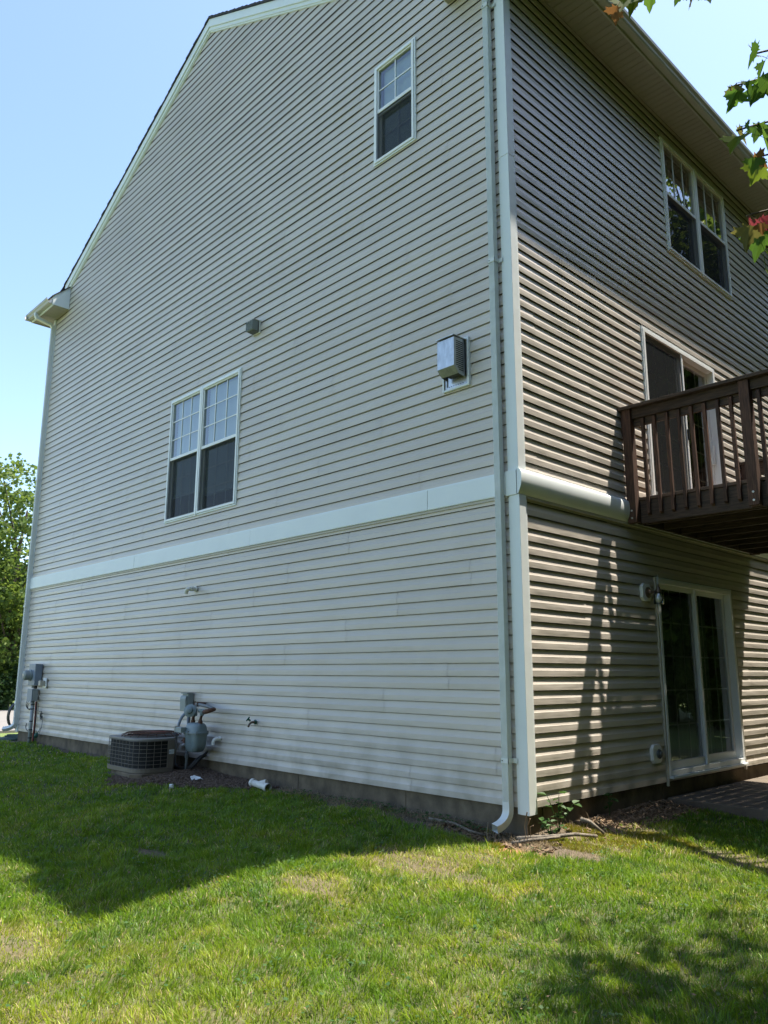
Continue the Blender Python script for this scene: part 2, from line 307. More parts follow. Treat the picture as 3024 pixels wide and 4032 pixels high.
def course_strip(mb, W, a, b, lo, hi, zb, z0, z1, tilt, lip):
    zs = [z0]+[zb+p[0] for p in PROF if z0+1e-5 < zb+p[0] < z1-1e-5]+[z1]
    def rec(z):
        t = z-zb
        for (p, q), (p2, q2) in zip(PROF, PROF[1:]):
            if t <= p2+1e-9: return q+(q2-q)*(t-p)/(p2-p)
        return PROF[-1][1]
    row = []
    for z in zs:
        u0, u1 = max(a, lo(z)), min(b, hi(z)); row.append((u0, u1, z, rec(z)))
    ub = b-.30
    def dd(u, r): return -r+tilt*max(0, (u-ub)/.30)**1.6
    V = []; F = []
    for u0, u1, z, r in row:
        m0 = min(max(u0, ub), u1); m1 = min(max(u0, ub+.18), u1); V += [W(u0, z, dd(u0, r)), W(m0, z, dd(m0, r)), W(m1, z, dd(m1, r)), W(u1, z, dd(u1, r))]
    for i in range(len(row)-1):
        if row[i][0] >= row[i][1] and row[i+1][0] >= row[i+1][1]: continue
        k = 4*i; F += [(k, k+1, k+5, k+4), (k+1, k+2, k+6, k+5), (k+2, k+3, k+7, k+6)] if ub > a else [(k, k+3, k+7, k+4)]
    if not F: return
    mb.add(V, F)
    if z1 >= zb+C-1e-4 and row[-1][0] < row[-1][1]:
        u0, u1, z, r = row[-1]; mb.add([W(u0, z, dd(u0, r)), W(u1, z, dd(u1, r)), W(u1, z+.012, dd(u1, r)-.003), W(u0, z+.012, dd(u0, r)-.003)], [(0, 1, 2, 3)])
    if lip and row[0][0] < row[0][1]:
        u0, u1, z, r = row[0]; mb.add([W(u0, z, dd(u0, r)), W(u1, z, dd(u1, r)), W(u1, z, dd(u1, r)-.0035), W(u0, z, dd(u0, r)-.0035)], [(0, 1, 2, 3)])
def siding(W, lo, hi, u_min, u_max, zs, ze, openings, length, step, jit):
    k = 0; row = 0; n = int(math.ceil((ze-zs)/C))
    while k < n:
        off = (row*step+rng.uniform(-jit, jit)) % length; cuts = [u_min]; u = u_min+off
        while u < u_max-.25:
            if u > u_min+.25: cuts.append(u)
            u += length
        cuts.append(u_max)
        for a, b in zip(cuts, cuts[1:]):
            strips = []; sag = rng.uniform(-.0012, .0012); last = b >= u_max-.001
            for c in (k, k+1):
                zb = zs+c*C
                if zb >= ze: continue
                zt = min(zb+C, ze); bb = b if last else b+.02+(.010 if c == k else -.004)
                brk = sorted({zb, zt}|{z for o in openings for z in (o[2], o[3]) if zb < z < zt})
                for z0, z1 in zip(brk, brk[1:]):
                    zm = (z0+z1)/2; iv = [(a, bb)]
                    for o in openings:
                        if o[2] < zm < o[3]:
                            nv = []
                            for p, q in iv:
                                if q <= o[0] or p >= o[1]: nv.append((p, q)); continue
                                if p < o[0]: nv.append((p, o[0]))
                                if q > o[1]: nv.append((o[1], q))
                            iv = nv
                    for p, q in iv:
                        if q-p > .004: strips.append((p, q, zb, z0+sag, z1+sag if z1 < ze else z1, abs(z0-zb) < 1e-4))
            groups = []
            for s_ in sorted(strips):
                hit_ = [g for g in groups if any(s_[0] < t[1]-.03 and s_[1] > t[0]+.03 for t in g)]
                new = [s_]
                for g in hit_: new += g; groups.remove(g)
                groups.append(new)
            for g in groups:
                mb = MB()
                for p, q, zb, z0, z1, lp in sorted(g, key=lambda t: t[2:4]): course_strip(mb, W, p, q, lo, hi, zb, z0, z1, .0 if last else .0034, lp)
                if mb.f: mb.build('siding_panel', M['siding'], house, smooth=False)
        k += 2; row += 1
big = lambda z: 1e3
def glo(z): return max(XL, XR-(ZR-.24-z)/SL)
def ghi(z): return min(0, XR+(ZR-.24-z)/SL)
siding(WL_, glo, ghi, XL, -.05, 0, ZB-.01, OPL, 3.75, 1.02, .25)
siding(WL_, glo, ghi, XL, -.05, 3.0696, 12.4, OPL, 3.75, 1.02, .25)
siding(WR_, lambda z: -1e3, big, .05, YMAX, 0, ZB-.01, OPR, 3.9, 1.3, .3)
siding(WR_, lambda z: -1e3, big, .05, YMAX, 3.0696, ZE+.05, OPR, 3.9, 1.3, .3)
# sheathing behind the siding, with the openings left out
def sheath(W, openings, u0, u1, v0, v1, th=.10):
    mb = MB(); us = sorted({u0, u1}|{o[i] for o in openings for i in (0, 1)}); vs2 = sorted({v0, v1}|{o[i] for o in openings for i in (2, 3)})
    for a, b in zip(us, us[1:]):
        run = None
        for c, d in list(zip(vs2, vs2[1:]))+[(None, None)]:
            solid = c is not None and not any(o[0] <= (a+b)/2 <= o[1] and o[2] <= (c+d)/2 <= o[3] for o in openings)
            if solid: run = (run[0], d) if run else (c, d)
            elif run: wb(mb, W, a, b, run[0], run[1], -.03-th, -.03); run = None
    return mb
sheath(WL_, OPL, XL+.04, -.04, -.02, 9.0).build('wall', M['sheath'], house)
sheath(WR_, OPR, .14, YMAX-.04, -.02, 9.0).build('wall', M['sheath'], house)
MB().prism([(XL+.04, 9.0), (-.04, 9.0), (XR, ZR-.30)], 'y', .03, .13).build('gable_wall', M['sheath'], house)
one('wall', M['siding'], (XL, .14, -.02), (XL+.1, YMAX, 9.0), house)
one('wall', M['siding'], (XL+.1, YMAX-.1, -.02), (-.14, YMAX, 9.0), house)
for z in (-.02, 2.92, 5.95, 8.95): one('floor_slab', M['interior'], (XL+.12, .14, z-.12), (-.14, YMAX-.12, z), house)
for x in (-3.2, -7.6): one('partition_wall', M['interior'], (x-.05, .16, -.02), (x+.05, YMAX-.15, 8.8), house)
one('partition_wall', M['interior'], (XL+.14, 3.2, -.02), (-3.26, 3.3, 8.8), house)
# foundation
fx = [XL+.03, -11.9, -9.2, -6.1, -3.34, -1.55, -.035]
for a, b in zip(fx, fx[1:]): one('foundation_wall', M['concrete'], (a+.003, .028, -1.0), (b-.003, .25, -.004), house, .004)
fy = [.26, 2.5, 5.6, YMAX]
for a, b in zip(fy, fy[1:]): one('foundation_wall', M['concrete'], (-.25, a+.003, -1.0), (-.03, b-.003, -.004), house, .004)
# band board, gable side
sx = [-12.62, -11.162, -7.847, -4.459, -1.161, -.13]
for i, (a, b) in enumerate(zip(sx, sx[1:])):
    dp = .026+(.0015 if i % 2 else 0)
    MB().prism([(-dp, ZB), (-dp-.003, ZB+.01), (-dp-.001, ZT-.012), (-dp, ZT), (.01, ZT+.004), (.01, ZB+.002)], 'x', a, b-.005).build('band_board', M['trim'], house)
one('band_channel', M['cream'], (XL, -.016, ZB-.028), (-.12, .012, ZB-.002), house)
one('band_flashing', M['trim'], (XL, -.012, ZT+.001), (-.12, .012, ZT+.016), house)
MB().prism([(-.034, ZB-.012), (-.036, ZT+.012), (.012, ZT+.012), (.012, ZB-.012)], 'x', -.128, .0).build('band_corner_cap', M['trim'], house, .004)
# band board, rear side: a bulged metal cover
bp_ = [(.012, ZT+.018), (.036, ZT+.014), (.052, ZT+.003), (.059, ZT-.020), (.0625, ZT-.050), (.0635, ZT-.080), (.0615, ZT-.110), (.0565, ZT-.140), (.048, ZT-.170), (.036, ZT-.197), (.022, ZB-.004), (.010, ZB-.010)]
o = MB().prism(bp_, 'y', -.036, 3.9).build('band_board', M['trim'], house, smooth='auto')
o = MB().prism([(x+.001, z) for x, z in bp_], 'y', 3.9, YMAX).build('band_board', M['trim'], house, smooth='auto')
one('band_channel', M['cream'], (-.012, .1, ZB-.034), (.018, YMAX, ZB-.01), house)
one('band_flashing', M['trim'], (-.012, .1, ZT+.019), (.014, YMAX, ZT+.034), house)
# corner posts (L profile with a stepped edge)
def post(z0, z1, g):
    P = [(-.112, .01), (-.112, -.012), (-.082, -.014), (-.080, -.021-g), (.021+g, -.021-g), (.021+g, .080), (.014, .082), (.012, .112), (-.01, .112), (-.01, .01)]
    MB().prism(P, 'z', z0, z1).build('corner_post', M['trim'], house, .0025)
post(-.055, ZB-.013, .002); post(ZT+.013, 6.50, 0); post(6.503, 9.0, .0008)
MB().prism([(XL-.02, .01), (XL-.02, -.02), (XL+.09, -.02), (XL+.09, .01)], 'z', -.02, ZE).build('corner_post', M['trim'], house, .0025)
# roof shingles: stepped courses on both slopes
def slope(sgn):
    mb = MB(); ln = 6.33+.52 if sgn > 0 else 12.60-6.33+.50; n = int(ln/.125)
    for i in range(n):
        d0, d1 = i*.125, min((i+1)*.125, ln)
        z0, z1 = ZR-SL*d0, ZR-SL*d1
        y0 = -.062-rng.uniform(0, .012)
        a, b = XR+sgn*d0, XR+sgn*d1
        mb.prism([(a, z0-.006), (b, z1+.010), (b, z1-.040), (a, z0-.046)], 'y', y0, YMAX+.1)
    return mb
slope(1).build('roof_shingles', M['shingle'], house, kind='stuff'); slope(-1).build('roof_shingles', M['shingle'], house, kind='stuff')
MB().prism([(XR-.16, ZR-.075), (XR, ZR+.012), (XR+.16, ZR-.075), (XR, ZR-.02)], 'y', -.065, YMAX+.1).build('ridge_cap', M['shingle'], house)
for sgn, segs in ((1, [0, 2.25, 5.0, 7.0]), (-1, [0, 3.1, 5.72])):
    for a, b in zip(segs, segs[1:]):
        def rk(t0, t1, off0, off1, y): return [(XR+sgn*t0, ZR-SL*t0-off0), (XR+sgn*t1, ZR-SL*t1-off0), (XR+sgn*t1, ZR-SL*t1-off1), (XR+sgn*t0, ZR-SL*t0-off1)]
        b2 = min(b, 6.8)
        MB().prism(rk(a, b2, .047, .205, 0), 'y', -.050, .012).build('rake_board', M['trim'], house, .002)
        MB().prism(rk(a, b2, .206, .272, 0), 'y', -.030, .012).build('rake_moulding', M['trim'], house, .002)
        MB().prism(rk(a, b2, .273, .300, 0), 'y', -.016, .012).build('rake_channel', M['trim'], house)
# cornice returns with soffit and gutter at both ends of the gable
def kgutter(path_axis, a, b, base, outs, name='gutter'):
    # profile: (out, z) ; outs maps (out,z)->2d coords for prism
    P = [(0, .115), (0, 0), (.075, 0), (.090, .02), (.094, .045), (.120, .075), (.125, .115), (.112, .112), (.108, .08), (.083, .05), (.078, .022), (.07, .012), (.012, .012), (.012, .115)]
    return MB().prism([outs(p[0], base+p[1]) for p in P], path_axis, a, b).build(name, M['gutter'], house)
def ret(x_in, x_out, sgn):
    D = .35
    MB().prism([(0, 9.475), (-D, 9.128), (-D, 8.935), (0, 8.935)], 'x', x_in, x_in+sgn*.012).build('return_end_cap', M['trim'], house)
    MB().prism([(.0, 9.49), (-D-.03, 9.128), (-D-.03, 9.10), (.0, 9.46)], 'x', x_in-sgn*.02, x_out).build('return_roof', M['shingle'], house)
    one('fascia', M['trim'], (x_in+sgn*.013, -D+.001, 8.915), (x_out, -D+.022, 9.12), house)
    n = 8; xa, xb = x_in+sgn*.014, x_out-sgn*.02
    for i in range(n):
        a = xa+(xb-xa)*i/n; b = xa+(xb-xa)*(i+1)/n
        one('soffit_panel', M['soffit'], (a+.003*sgn, -D+.024, 8.925), (b-.003*sgn, -.002, 8.938), house)
    kgutter('x', x_in+sgn*.03, x_out+sgn*.02, 8.955, lambda o_, z: (-D-.002-o_, z))
ret(-11.84, -13.08, -1); ret(-.80, .44, 1)
# eaves
for sgn, x0 in ((1, 0.0), (-1, XL)):
    xa, xb = x0+sgn*.002, x0+sgn*.42
    ys = np.arange(.02, YMAX, .305)
    for i, y in enumerate(ys):
        mb = MB()
        for k in range(3):
            ya = y+k*.1017; mb.add([(xa, ya, 8.945), (xb, ya, 8.945), (xb, ya+.012, 8.932), (xa, ya+.012, 8.932), (xb, ya+.098, 8.932), (xa, ya+.098, 8.932), (xb, ya+.1017, 8.945), (xa, ya+.1017, 8.945)], [(0, 1, 2, 3), (3, 2, 4, 5), (5, 4, 6, 7)])
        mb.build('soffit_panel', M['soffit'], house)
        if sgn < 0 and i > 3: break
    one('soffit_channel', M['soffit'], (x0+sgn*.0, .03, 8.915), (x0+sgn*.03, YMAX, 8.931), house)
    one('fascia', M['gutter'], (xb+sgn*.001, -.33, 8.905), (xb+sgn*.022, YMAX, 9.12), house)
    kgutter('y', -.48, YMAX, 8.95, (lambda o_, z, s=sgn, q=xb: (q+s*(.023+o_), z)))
# downspouts (ribbed)
def ribsec(w, d):
    P = []; n = 6
    for i in range(n):
        a = -w/2+w*i/n; s_ = w/n
        P += [(a+.001, -d/2), (a+s_*.5, -d/2), (a+s_*.62, -d/2+.005), (a+s_*.88, -d/2+.005)]
    return P+[(w/2, -d/2), (w/2, d/2), (-w/2, d/2)]
def spout(x, y, z0, z1, nm='downspout'):
    o = MB().prism([(x+a, y+b) for a, b in ribsec(.072, .062)], 'z', z0, z1).build(nm, M['spout'], house, .0012); return o
zz = [.03, 2.69, 4.98, 7.62, 9.0]
for i, (a, b) in enumerate(zip(zz, zz[1:])):
    dp = spout(-.182, -.060, a+.001, b)
    for zs_ in (.40, 5.33, 8.42):
        if a <= zs_ < b:
            MB().box((-.226, -.096, zs_-.022), (-.138, -.0915, zs_+.022)).box((-.142, -.096, zs_-.022), (-.138, -.022, zs_+.022)).box((-.138, -.026, zs_-.022), (-.088, -.021, zs_+.022)).box((-.226, -.096, zs_-.022), (-.222, -.022, zs_+.022)).build('strap', M['spout'], dp)
            MB().lathe((-.205, -.0965, zs_), (0, -1, 0), [(.006, 0), (.005, .004), (0, .005)], 8).build('screw', M['darksteel'], dp)
rect = lambda w, d: [(-w/2, -d/2), (w/2, -d/2), (w/2, d/2), (-w/2, d/2)]
MB().tube([(-.182, -.060, .05)]+bez((-.182, -.060, -.02), (-.182, -.068, -.13), (-.215, -.215, -.165), 10), 0, sec=rect(.074, .066), cap=False).build('elbow', M['spout'], dp_ := spout(-.182, -.060, .0, .028), smooth=False)
# gable front downspout on the far corner
MB().prism([(-12.55+a, -.055+b) for a, b in ribsec(.072, .062)], 'z', .18, 8.70).build('downspout', M['spout'], house)
far = bpy.data.objects.new('downspout', None); link(far, house); WL[far] = WL[house]
MB().tube([(-12.60, -.42, 8.97), (-12.60, -.42, 8.90)]+bez((-12.60, -.40, 8.86), (-12.58, -.25, 8.82), (-12.56, -.10, 8.78), 4)+[(-12.55, -.055, 8.72), (-12.55, -.055, 8.68)], 0, sec=rect(.074, .064)).build('elbow', M['spout'], far)
MB().tube([(-12.55, -.055, .22)]+bez((-12.55, -.055, .16), (-12.56, -.06, .05), (-12.72, -.22, .03), 8), 0, sec=rect(.076, .066), cap=False).build('elbow', M['spout'], far)
for z in (5.2, 2.5, .55): MB().box((-12.595, -.095, z-.02), (-12.505, -.02, z+.02)).build('strap', M['spout'], far)
# ---------------------------------------------------------------- windows and doors
def pane(W, u0, u1, v0, v1, d, parent, name='pane', m='glass'):
    mb = MB(); mb.add([W(u0, v0, d), W(u1, v0, d), W(u1, v1, d), W(u0, v1, d)], [(0, 1, 2, 3)]); return mb.build(name, M[m], parent)
def ring(W, u0, u1, v0, v1, d0, d1, w, name, parent, m='window', wb_=None, bev=.003):
    wb2 = w if wb_ is None else wb_; mb = MB()
    wb(mb, W, u0, u0+w, v0, v1, d0, d1); wb(mb, W, u1-w, u1, v0, v1, d0, d1); wb(mb, W, u0+w, u1-w, v1-w, v1, d0, d1); wb(mb, W, u0+w, u1-w, v0, v0+wb2, d0, d1)
    return mb.build(name, M[m], parent, bev)
def muntins(W, u0, u1, v0, v1, nc, nr, d, parent, w=.016):
    for i in range(1, nc):
        u = u0+(u1-u0)*i/nc; o = MB(); wb(o, W, u-w/2, u+w/2, v0, v1, d-.004, d+.004); o.build('muntin', M['window'], parent)
    for i in range(1, nr):
        v = v0+(v1-v0)*i/nr; o = MB(); wb(o, W, u0, u1, v-w/2, v+w/2, d-.003, d+.003); o.build('muntin', M['window'], parent)
def blind(W, u0, u1, v0, v1, d, parent, pitch=.027, ang=.6, drop=1.0):
    mb = MB(); v = v1; vb = v1-(v1-v0)*drop
    while v > vb:
        a = W(u0, v, d+.010); b = W(u1, v, d+.010); c = W(u1, v-.02*ang-.006, d-.010); e = W(u0, v-.02*ang-.006, d-.010)
        mb.add([a, b, c, e], [(0, 1, 2, 3)]); v -= pitch
    wb(mb, W, u0, u1, vb-.02, vb, d-.012, d+.012)
    return mb.build('blind', M['blind'], parent, kind='stuff')
def unit(W, win, u0, u1, v0, v1, vm, nc, nr, bl, screen=True, low_grid=True, gap=0):
    w = .034
    ring(W, u0, u1, v0, v1, -.09, .028, w, 'frame', win)
    ring(W, u0+w+.001, u1-w-.001, vm-.022, v1-w-.001, -.030, .010, .020, 'sash', win, wb_=.046)
    pane(W, u0+w+.02, u1-w-.02, vm+.022, v1-w-.02, -.012, win); muntins(W, u0+w+.02, u1-w-.02, vm+.022, v1-w-.02, nc, nr, -.007, win)
    lo_ = v0+w+.001+gap
    ring(W, u0+w+.001, u1-w-.001, lo_, vm+.02, -.072, -.034, .034, 'sash', win)
    pane(W, u0+w+.035, u1-w-.035, lo_+.034, vm-.014, -.052, win)
    if low_grid: muntins(W, u0+w+.035, u1-w-.035, lo_+.034, vm-.014, nc, nr, -.058, win)
    if screen: pane(W, u0+w, u1-w, v0+w, vm-.022, .004, win, 'insect_screen', 'screen')
    if bl: blind(W, u0+w+.03, u1-w-.03, v0+w, v1-w, -.086, win, ang=bl[0], drop=bl[1])
def casing(W, win, u0, u1, v0, v1, mt='trim'):
    for (a, b, c, d) in ((u0-.022, u0-.001, v0-.022, v1+.022), (u1+.001, u1+.022, v0-.022, v1+.022), (u0-.001, u1+.001, v1+.001, v1+.022), (u0-.001, u1+.001, v0-.022, v0-.001)):
        o = MB(); wb(o, W, a, b, c, d, -.015, .016); o.build('casing', M[mt], win, .002)
def win_root(label):
    e = bpy.data.objects.new('window', None); link(e, house); WL[e] = WL[house]; e['label'] = label; return e
w = win_root('twin double hung window with white blinds on the gable wall')
a, b, c, d = OPL[0]; casing(WL_, w, a, b, c, d); mid = -5.95
unit(WL_, w, a+.002, mid-.012, c+.002, d-.002, 4.535, 3, 3, (1.25, .80)); unit(WL_, w, mid+.012, b-.002, c+.002, d-.002, 4.535, 3, 3, (1.25, .86))
o = MB(); wb(o, WL_, mid-.0115, mid+.0115, c-.02, d+.01, -.08, .034); o.build('mullion', M['window'], w, .002)
w = win_root('small single double hung window high on the gable wall')
a, b, c, d = OPL[1]; casing(WL_, w, a, b, c, d); unit(WL_, w, a+.002, b-.002, c+.002, d-.002, 8.155, 2, 2, (1.25, 1.0), gap=0)
o = MB(); wb(o, WL_, a+.04, b-.04, 8.095, 8.11, -.02, .0); o.build('sash_lift', M['window'], w)
w = win_root('twin window under the rear eave reflecting trees')
a, b, c, d = OPR[2]; casing(WR_, w, a, b, c, d); mid = 4.645
unit(WR_, w, a+.002, mid-.014, c+.002, d-.002, 7.79, 3, 1, None, low_grid=False); unit(WR_, w, mid+.014, b-.002, c+.002, d-.002, 7.79, 3, 1, None, low_grid=False)
o = MB(); wb(o, WR_, mid-.0135, mid+.0135, c-.02, d+.01, -.08, .034); o.build('mullion', M['window'], w, .002)
for u0, u1 in ((a+.1, a+.55), (mid+.1, mid+.5)):
    mb = MB()
    for i in range(10):
        p = u0+(u1-u0)*i/10; mb.add([WR_(p, c, -.16-.02*(i % 2)), WR_(p+(u1-u0)/10, c, -.16-.02*((i+1) % 2)), WR_(p+(u1-u0)/10, d, -.16-.02*((i+1) % 2)), WR_(p, d, -.16-.02*(i % 2))], [(0, 1, 2, 3)])
    mb.build('curtain', M['interior'], w)
def slider(label, op, mid, grid, screen_left):
    e = bpy.data.objects.new('sliding_door', None); link(e, house); WL[e] = WL[house]; e['label'] = label
    a, b, c, d = op; W = WR_
    casing(W, e, a, b, c, d); ring(W, a+.002, b-.002, c+.002, d-.002, -.11, .022, .045, 'frame', e, wb_=.05)
    for k, (p, q, dep) in enumerate(((a+.048, mid+.03, -.040), (mid-.03, b-.048, -.085))):
        ring(W, p, q, c+.053, d-.048, dep-.018, dep+.018, .055, 'panel_frame', e, wb_=.09)
        pane(W, p+.056, q-.056, c+.144, d-.104, dep, e)
        if grid[k]: muntins(W, p+.056, q-.056, c+.144, d-.104, 3, 5, dep-.008, e, .018)
    if screen_left: pane(W, a+.05, mid+.03, c+.06, d-.05, .0, e, 'insect_screen', 'screen'); o = MB(); wb(o, W, mid+.005, mid+.04, c+.055, d-.05, -.004, .012); o.build('screen_frame', M['window'], e, .002)
    o = MB(); wb(o, W, a, b, c-.03, c-.024+.02, -.1, .06); o.build('sill', M['trim'], e, .004)
    return e
e = slider('shaded patio sliding door under the deck', OPR[0], 3.62, (1, 1), False)
o = MB(); wb(o, WR_, 3.60, 3.645, .115, 2.2, -.020, .006); o.build('meeting_stile', M['window'], e, .003)
for z in (.45, 1.25, 2.05): MB().lathe((.0065, 3.622, z), (1, 0, 0), [(.006, 0), (.006, .002), (0, .003)], 8).build('screw', M['darksteel'], e)
for y, z0 in ((2.578, -.045), (4.685, -.03)): o = MB(); wb(o, WR_, y-.008, y+.008, z0, 2.27, -.01, .02); o.build('side_channel', M['cream'], e)
for i in range(6):
    u = 2.75+i*.30; o = MB(); o.add([WR_(u, .12, -.32), WR_(u+.27, .12, -.30), WR_(u+.27, 2.15, -.30), WR_(u, 2.15, -.32)], [(0, 1, 2, 3)]); o.build('vertical_blind', M['curtain'], e)
e = slider('balcony sliding door behind the deck railing', OPR[1], 3.72, (1, 1), True)
o = MB(); wb(o, WR_, 3.735, 3.755, 4.18, 4.33, .013, .035); o.build('handle', M['black'], e, .004)
o = MB(); wb(o, WR_, 4.60, 4.64, 4.02, 4.30, -.06, -.02); o.build('handle', M['window'], e, .004)
# ================================================================ DECK
deck = thing('deck', 'weathered brown wooden balcony deck with baluster railing above the patio door', 'deck', (1.6, 3.6, 2.8))
DX, DY0, DY1 = 3.5, 2.10, 5.40
one('rim_joist', M['deckh'], (.137, DY0+.003, 2.825), (1.352, DY0+.040, 3.085), deck, .003)
one('rim_joist', M['deckh'], (1.353, DY0+.0035, 2.822), (DX, DY0+.040, 3.082), deck, .003)
one('rim_joist', M['deckh'], (.08, DY1-.038, 2.825), (DX, DY1, 3.085), deck, .003)
one('rim_joist', M['deckh'], (DX, DY0+.003, 2.825), (DX+.038, DY1, 3.085), deck, .003)
one('ledger', M['deckh'], (.066, DY0+.042, 2.832), (.10, DY1-.04, 3.085), deck, .003)
for i in range(7): one('joist', M['deckh'], (.101, 2.28+i*.432, 2.84), (DX-.001, 2.318+i*.432, 3.083), deck)
one('beam', M['deckh'], (2.9, DY0+.1, 2.58), (2.99, DY1-.1, 2.838), deck)
for y in (2.3, 5.1): one('support_post', M['deckv'], (2.88, y-.07, -.6), (3.02, y+.07, 2.579), deck)
x = .075; i = 0
while x < DX:
    one('deck_board', M['deckwood'], (x, DY0-.012, 3.087), (x+.142, DY1+.01, 3.122), deck, .003); x += .149; i += 1
def rail_run(P, n, first, step, L0, L1):
    # P maps (along, out, z); out<0 is the outer side of the rim
    for a in (.028, 1.357, 2.70):
        if a < L1: 
            o = MB().box(P(a, -.100, 2.83), P(a+.104, .002, 4.152)).build('post', M['deckv'], deck, .004)
            for z in (2.88, 2.965): MB().lathe(P(a+.055, -.101, z), tuple(Vector(P(0, -1, 0))-Vector(P(0, 0, 0))), [(.012, 0), (.011, .006), (0, .008)], 10).build('bolt', M['steel'], o)
    one('upper_rail', M['deckh'], P(L0, -.036, 4.045), P(L1, -.001, 4.152), deck, .003) if False else None
    MB().box(P(L0-.085, -.070, 3.855), P(L0-.045+.045, -.032, 4.150)).build('rail_stub', M['deckv'], deck, .003)
    for a, b in ((.133, 1.356), (1.462, 2.699), (2.805, L1)):
        if b > a: one('upper_rail', M['deckh'], P(a, -.062, 4.043), P(b, -.024, 4.151), deck, .003); one('lower_rail', M['deckh'], P(a, -.023, 3.955), P(b, .012, 4.05), deck, .003)
    one('cap_rail', M['deckh'], P(L0-.09, -.135, 4.1525), P(L1, .02, 4.190), deck, .004)
    for k in range(n):
        a = first+k*step
        if 1.30 < a < 1.48 or 2.66 < a < 2.83 or a > L1-.05: continue
        mb = MB(); r = random.Random(k); tw = r.uniform(-.004, .004)
        p = [P(a, -.040, 2.925), P(a+.036, -.040, 2.925), P(a+.036, -.002, 2.905), P(a, -.002, 2.905), P(a+tw, -.062, 4.02), P(a+.036+tw, -.062, 4.02), P(a+.036+tw, -.024, 4.04), P(a+tw, -.024, 4.04)]
        mb.add(p, [(0, 3, 2, 1), (4, 5, 6, 7), (0, 1, 5, 4), (1, 2, 6, 5), (2, 3, 7, 6), (3, 0, 4, 7)]).build('baluster', M['deckv'], deck, .003)
rail_run(lambda a, o_, z: (a, DY0+o_, z), 24, .234, .1425, .03, DX+.04)
rail_run(lambda a, o_, z: (a, DY1-o_, z), 24, .234, .1425, .03, DX+.04)
for a in range(22):
    y = DY0+.2+a*.145
    if y < DY1-.1: one('baluster', M['deckv'], (DX+.040, y, 2.91), (DX+.076, y+.036, 4.04), deck, .003)
one('upper_rail', M['deckh'], (DX+.024, DY0+.03, 4.043), (DX+.0399, DY1-.03, 4.151), deck); one('cap_rail', M['deckh'], (DX+.041, DY0+.021, 4.153), (DX+.15, DY1-.021, 4.19), deck)
# a wooden bench board on the deck, seen between the balusters
bn = thing('bench', 'low reddish wooden bench on the deck behind the second railing post', 'bench', (2.2, 3.3, 3.122))
for i in range(3): one('seat_board', M['deckwood'], (1.75, 3.05+i*.15, 3.52), (3.0, 3.19+i*.15, 3.56), bn, .004)
one('apron', M['deckwood'], (1.75, 3.03, 3.38), (3.0, 3.049, 3.55), bn, .003)
for x in (1.78, 2.9):
    for y in (3.06, 3.40): one('leg', M['deckwood'], (x, y, 3.123), (x+.07, y+.07, 3.519), bn, .003)
# ================================================================ AIR CONDITIONER
ac = thing('air_conditioner', 'beige outdoor air conditioner with rusty top fan grille beside the gable wall', 'air conditioner', (-5.95, -.5, -.2))
z0, z1 = -.125, .305
# footprint: outer radius corner at (-5.47,-.93), service chamfer towards the wall
def foot(g=0):
    P = [(-6.45-g, -.08+g), (-6.45-g, -.80)]
    for k in range(5): t = math.pi+math.pi/2*k/4; P.append((-6.33+(.12+g)*math.cos(t), -.81+(.12+g)*math.sin(t)))
    for k in range(7): t = -math.pi/2+math.pi/2*k/6; P.append((-5.69+(.22+g)*math.cos(t), -.71+(.22+g)*math.sin(t)))
    P += [(-5.47+g, -.44), (-6.05+g*.5, -.08+g)]
    return P
fp = foot()
MB().prism(foot(.008), 'z', z0-.005, z0+.05).build('base_pan', M['acmetal'], ac, .004)
MB().prism(foot(-.018), 'z', z0+.05, z1-.03).build('coil', M['accoil'], ac)
MB().prism(foot(.012), 'z', z1-.03, z1).build('top_panel', M['actop'], ac, .006)
# service panel on the chamfer and the wall side
sp = [(-5.462, -.52), (-5.462, -.435), (-6.045, -.072), (-6.07, -.10), (-5.50, -.455), (-5.50, -.52)]
MB().prism(sp, 'z', z0+.051, z1-.031).build('service_panel', M['acmetal'], ac, .003)
MB().prism([(-5.452, -.525), (-5.452, -.432), (-6.035, -.068), (-6.046, -.073), (-5.461, -.436), (-5.461, -.525)], 'z', z0+.20, z1-.031).build('control_cover', M['acmetal'], ac, .003)
MB().prism([(-5.4505, -.515), (-5.4505, -.44), (-5.4515, -.44), (-5.4515, -.515)], 'z', .10, .155).build('rating_label', M['label'], ac)
MB().prism([(-5.4498, -.51), (-5.4498, -.495), (-5.4504, -.495), (-5.4504, -.51)], 'z', .112, .14).build('label_mark', M['bluegrey'], ac)
for k in range(3): MB().prism([(-5.4498, -.488), (-5.4498, -.446), (-5.4504, -.446), (-5.4504, -.488)], 'z', .112+k*.013, .117+k*.013).build('label_print', M['greybox'], ac)
v0_ = Vector((-5.60, -.30)); MB().add([(-5.66, -.298, .06), (-5.76, -.236, .06), (-5.76, -.236, .21), (-5.66, -.298, .21)], [(0, 1, 2, 3)]).build('notice_label', M['label'], ac)
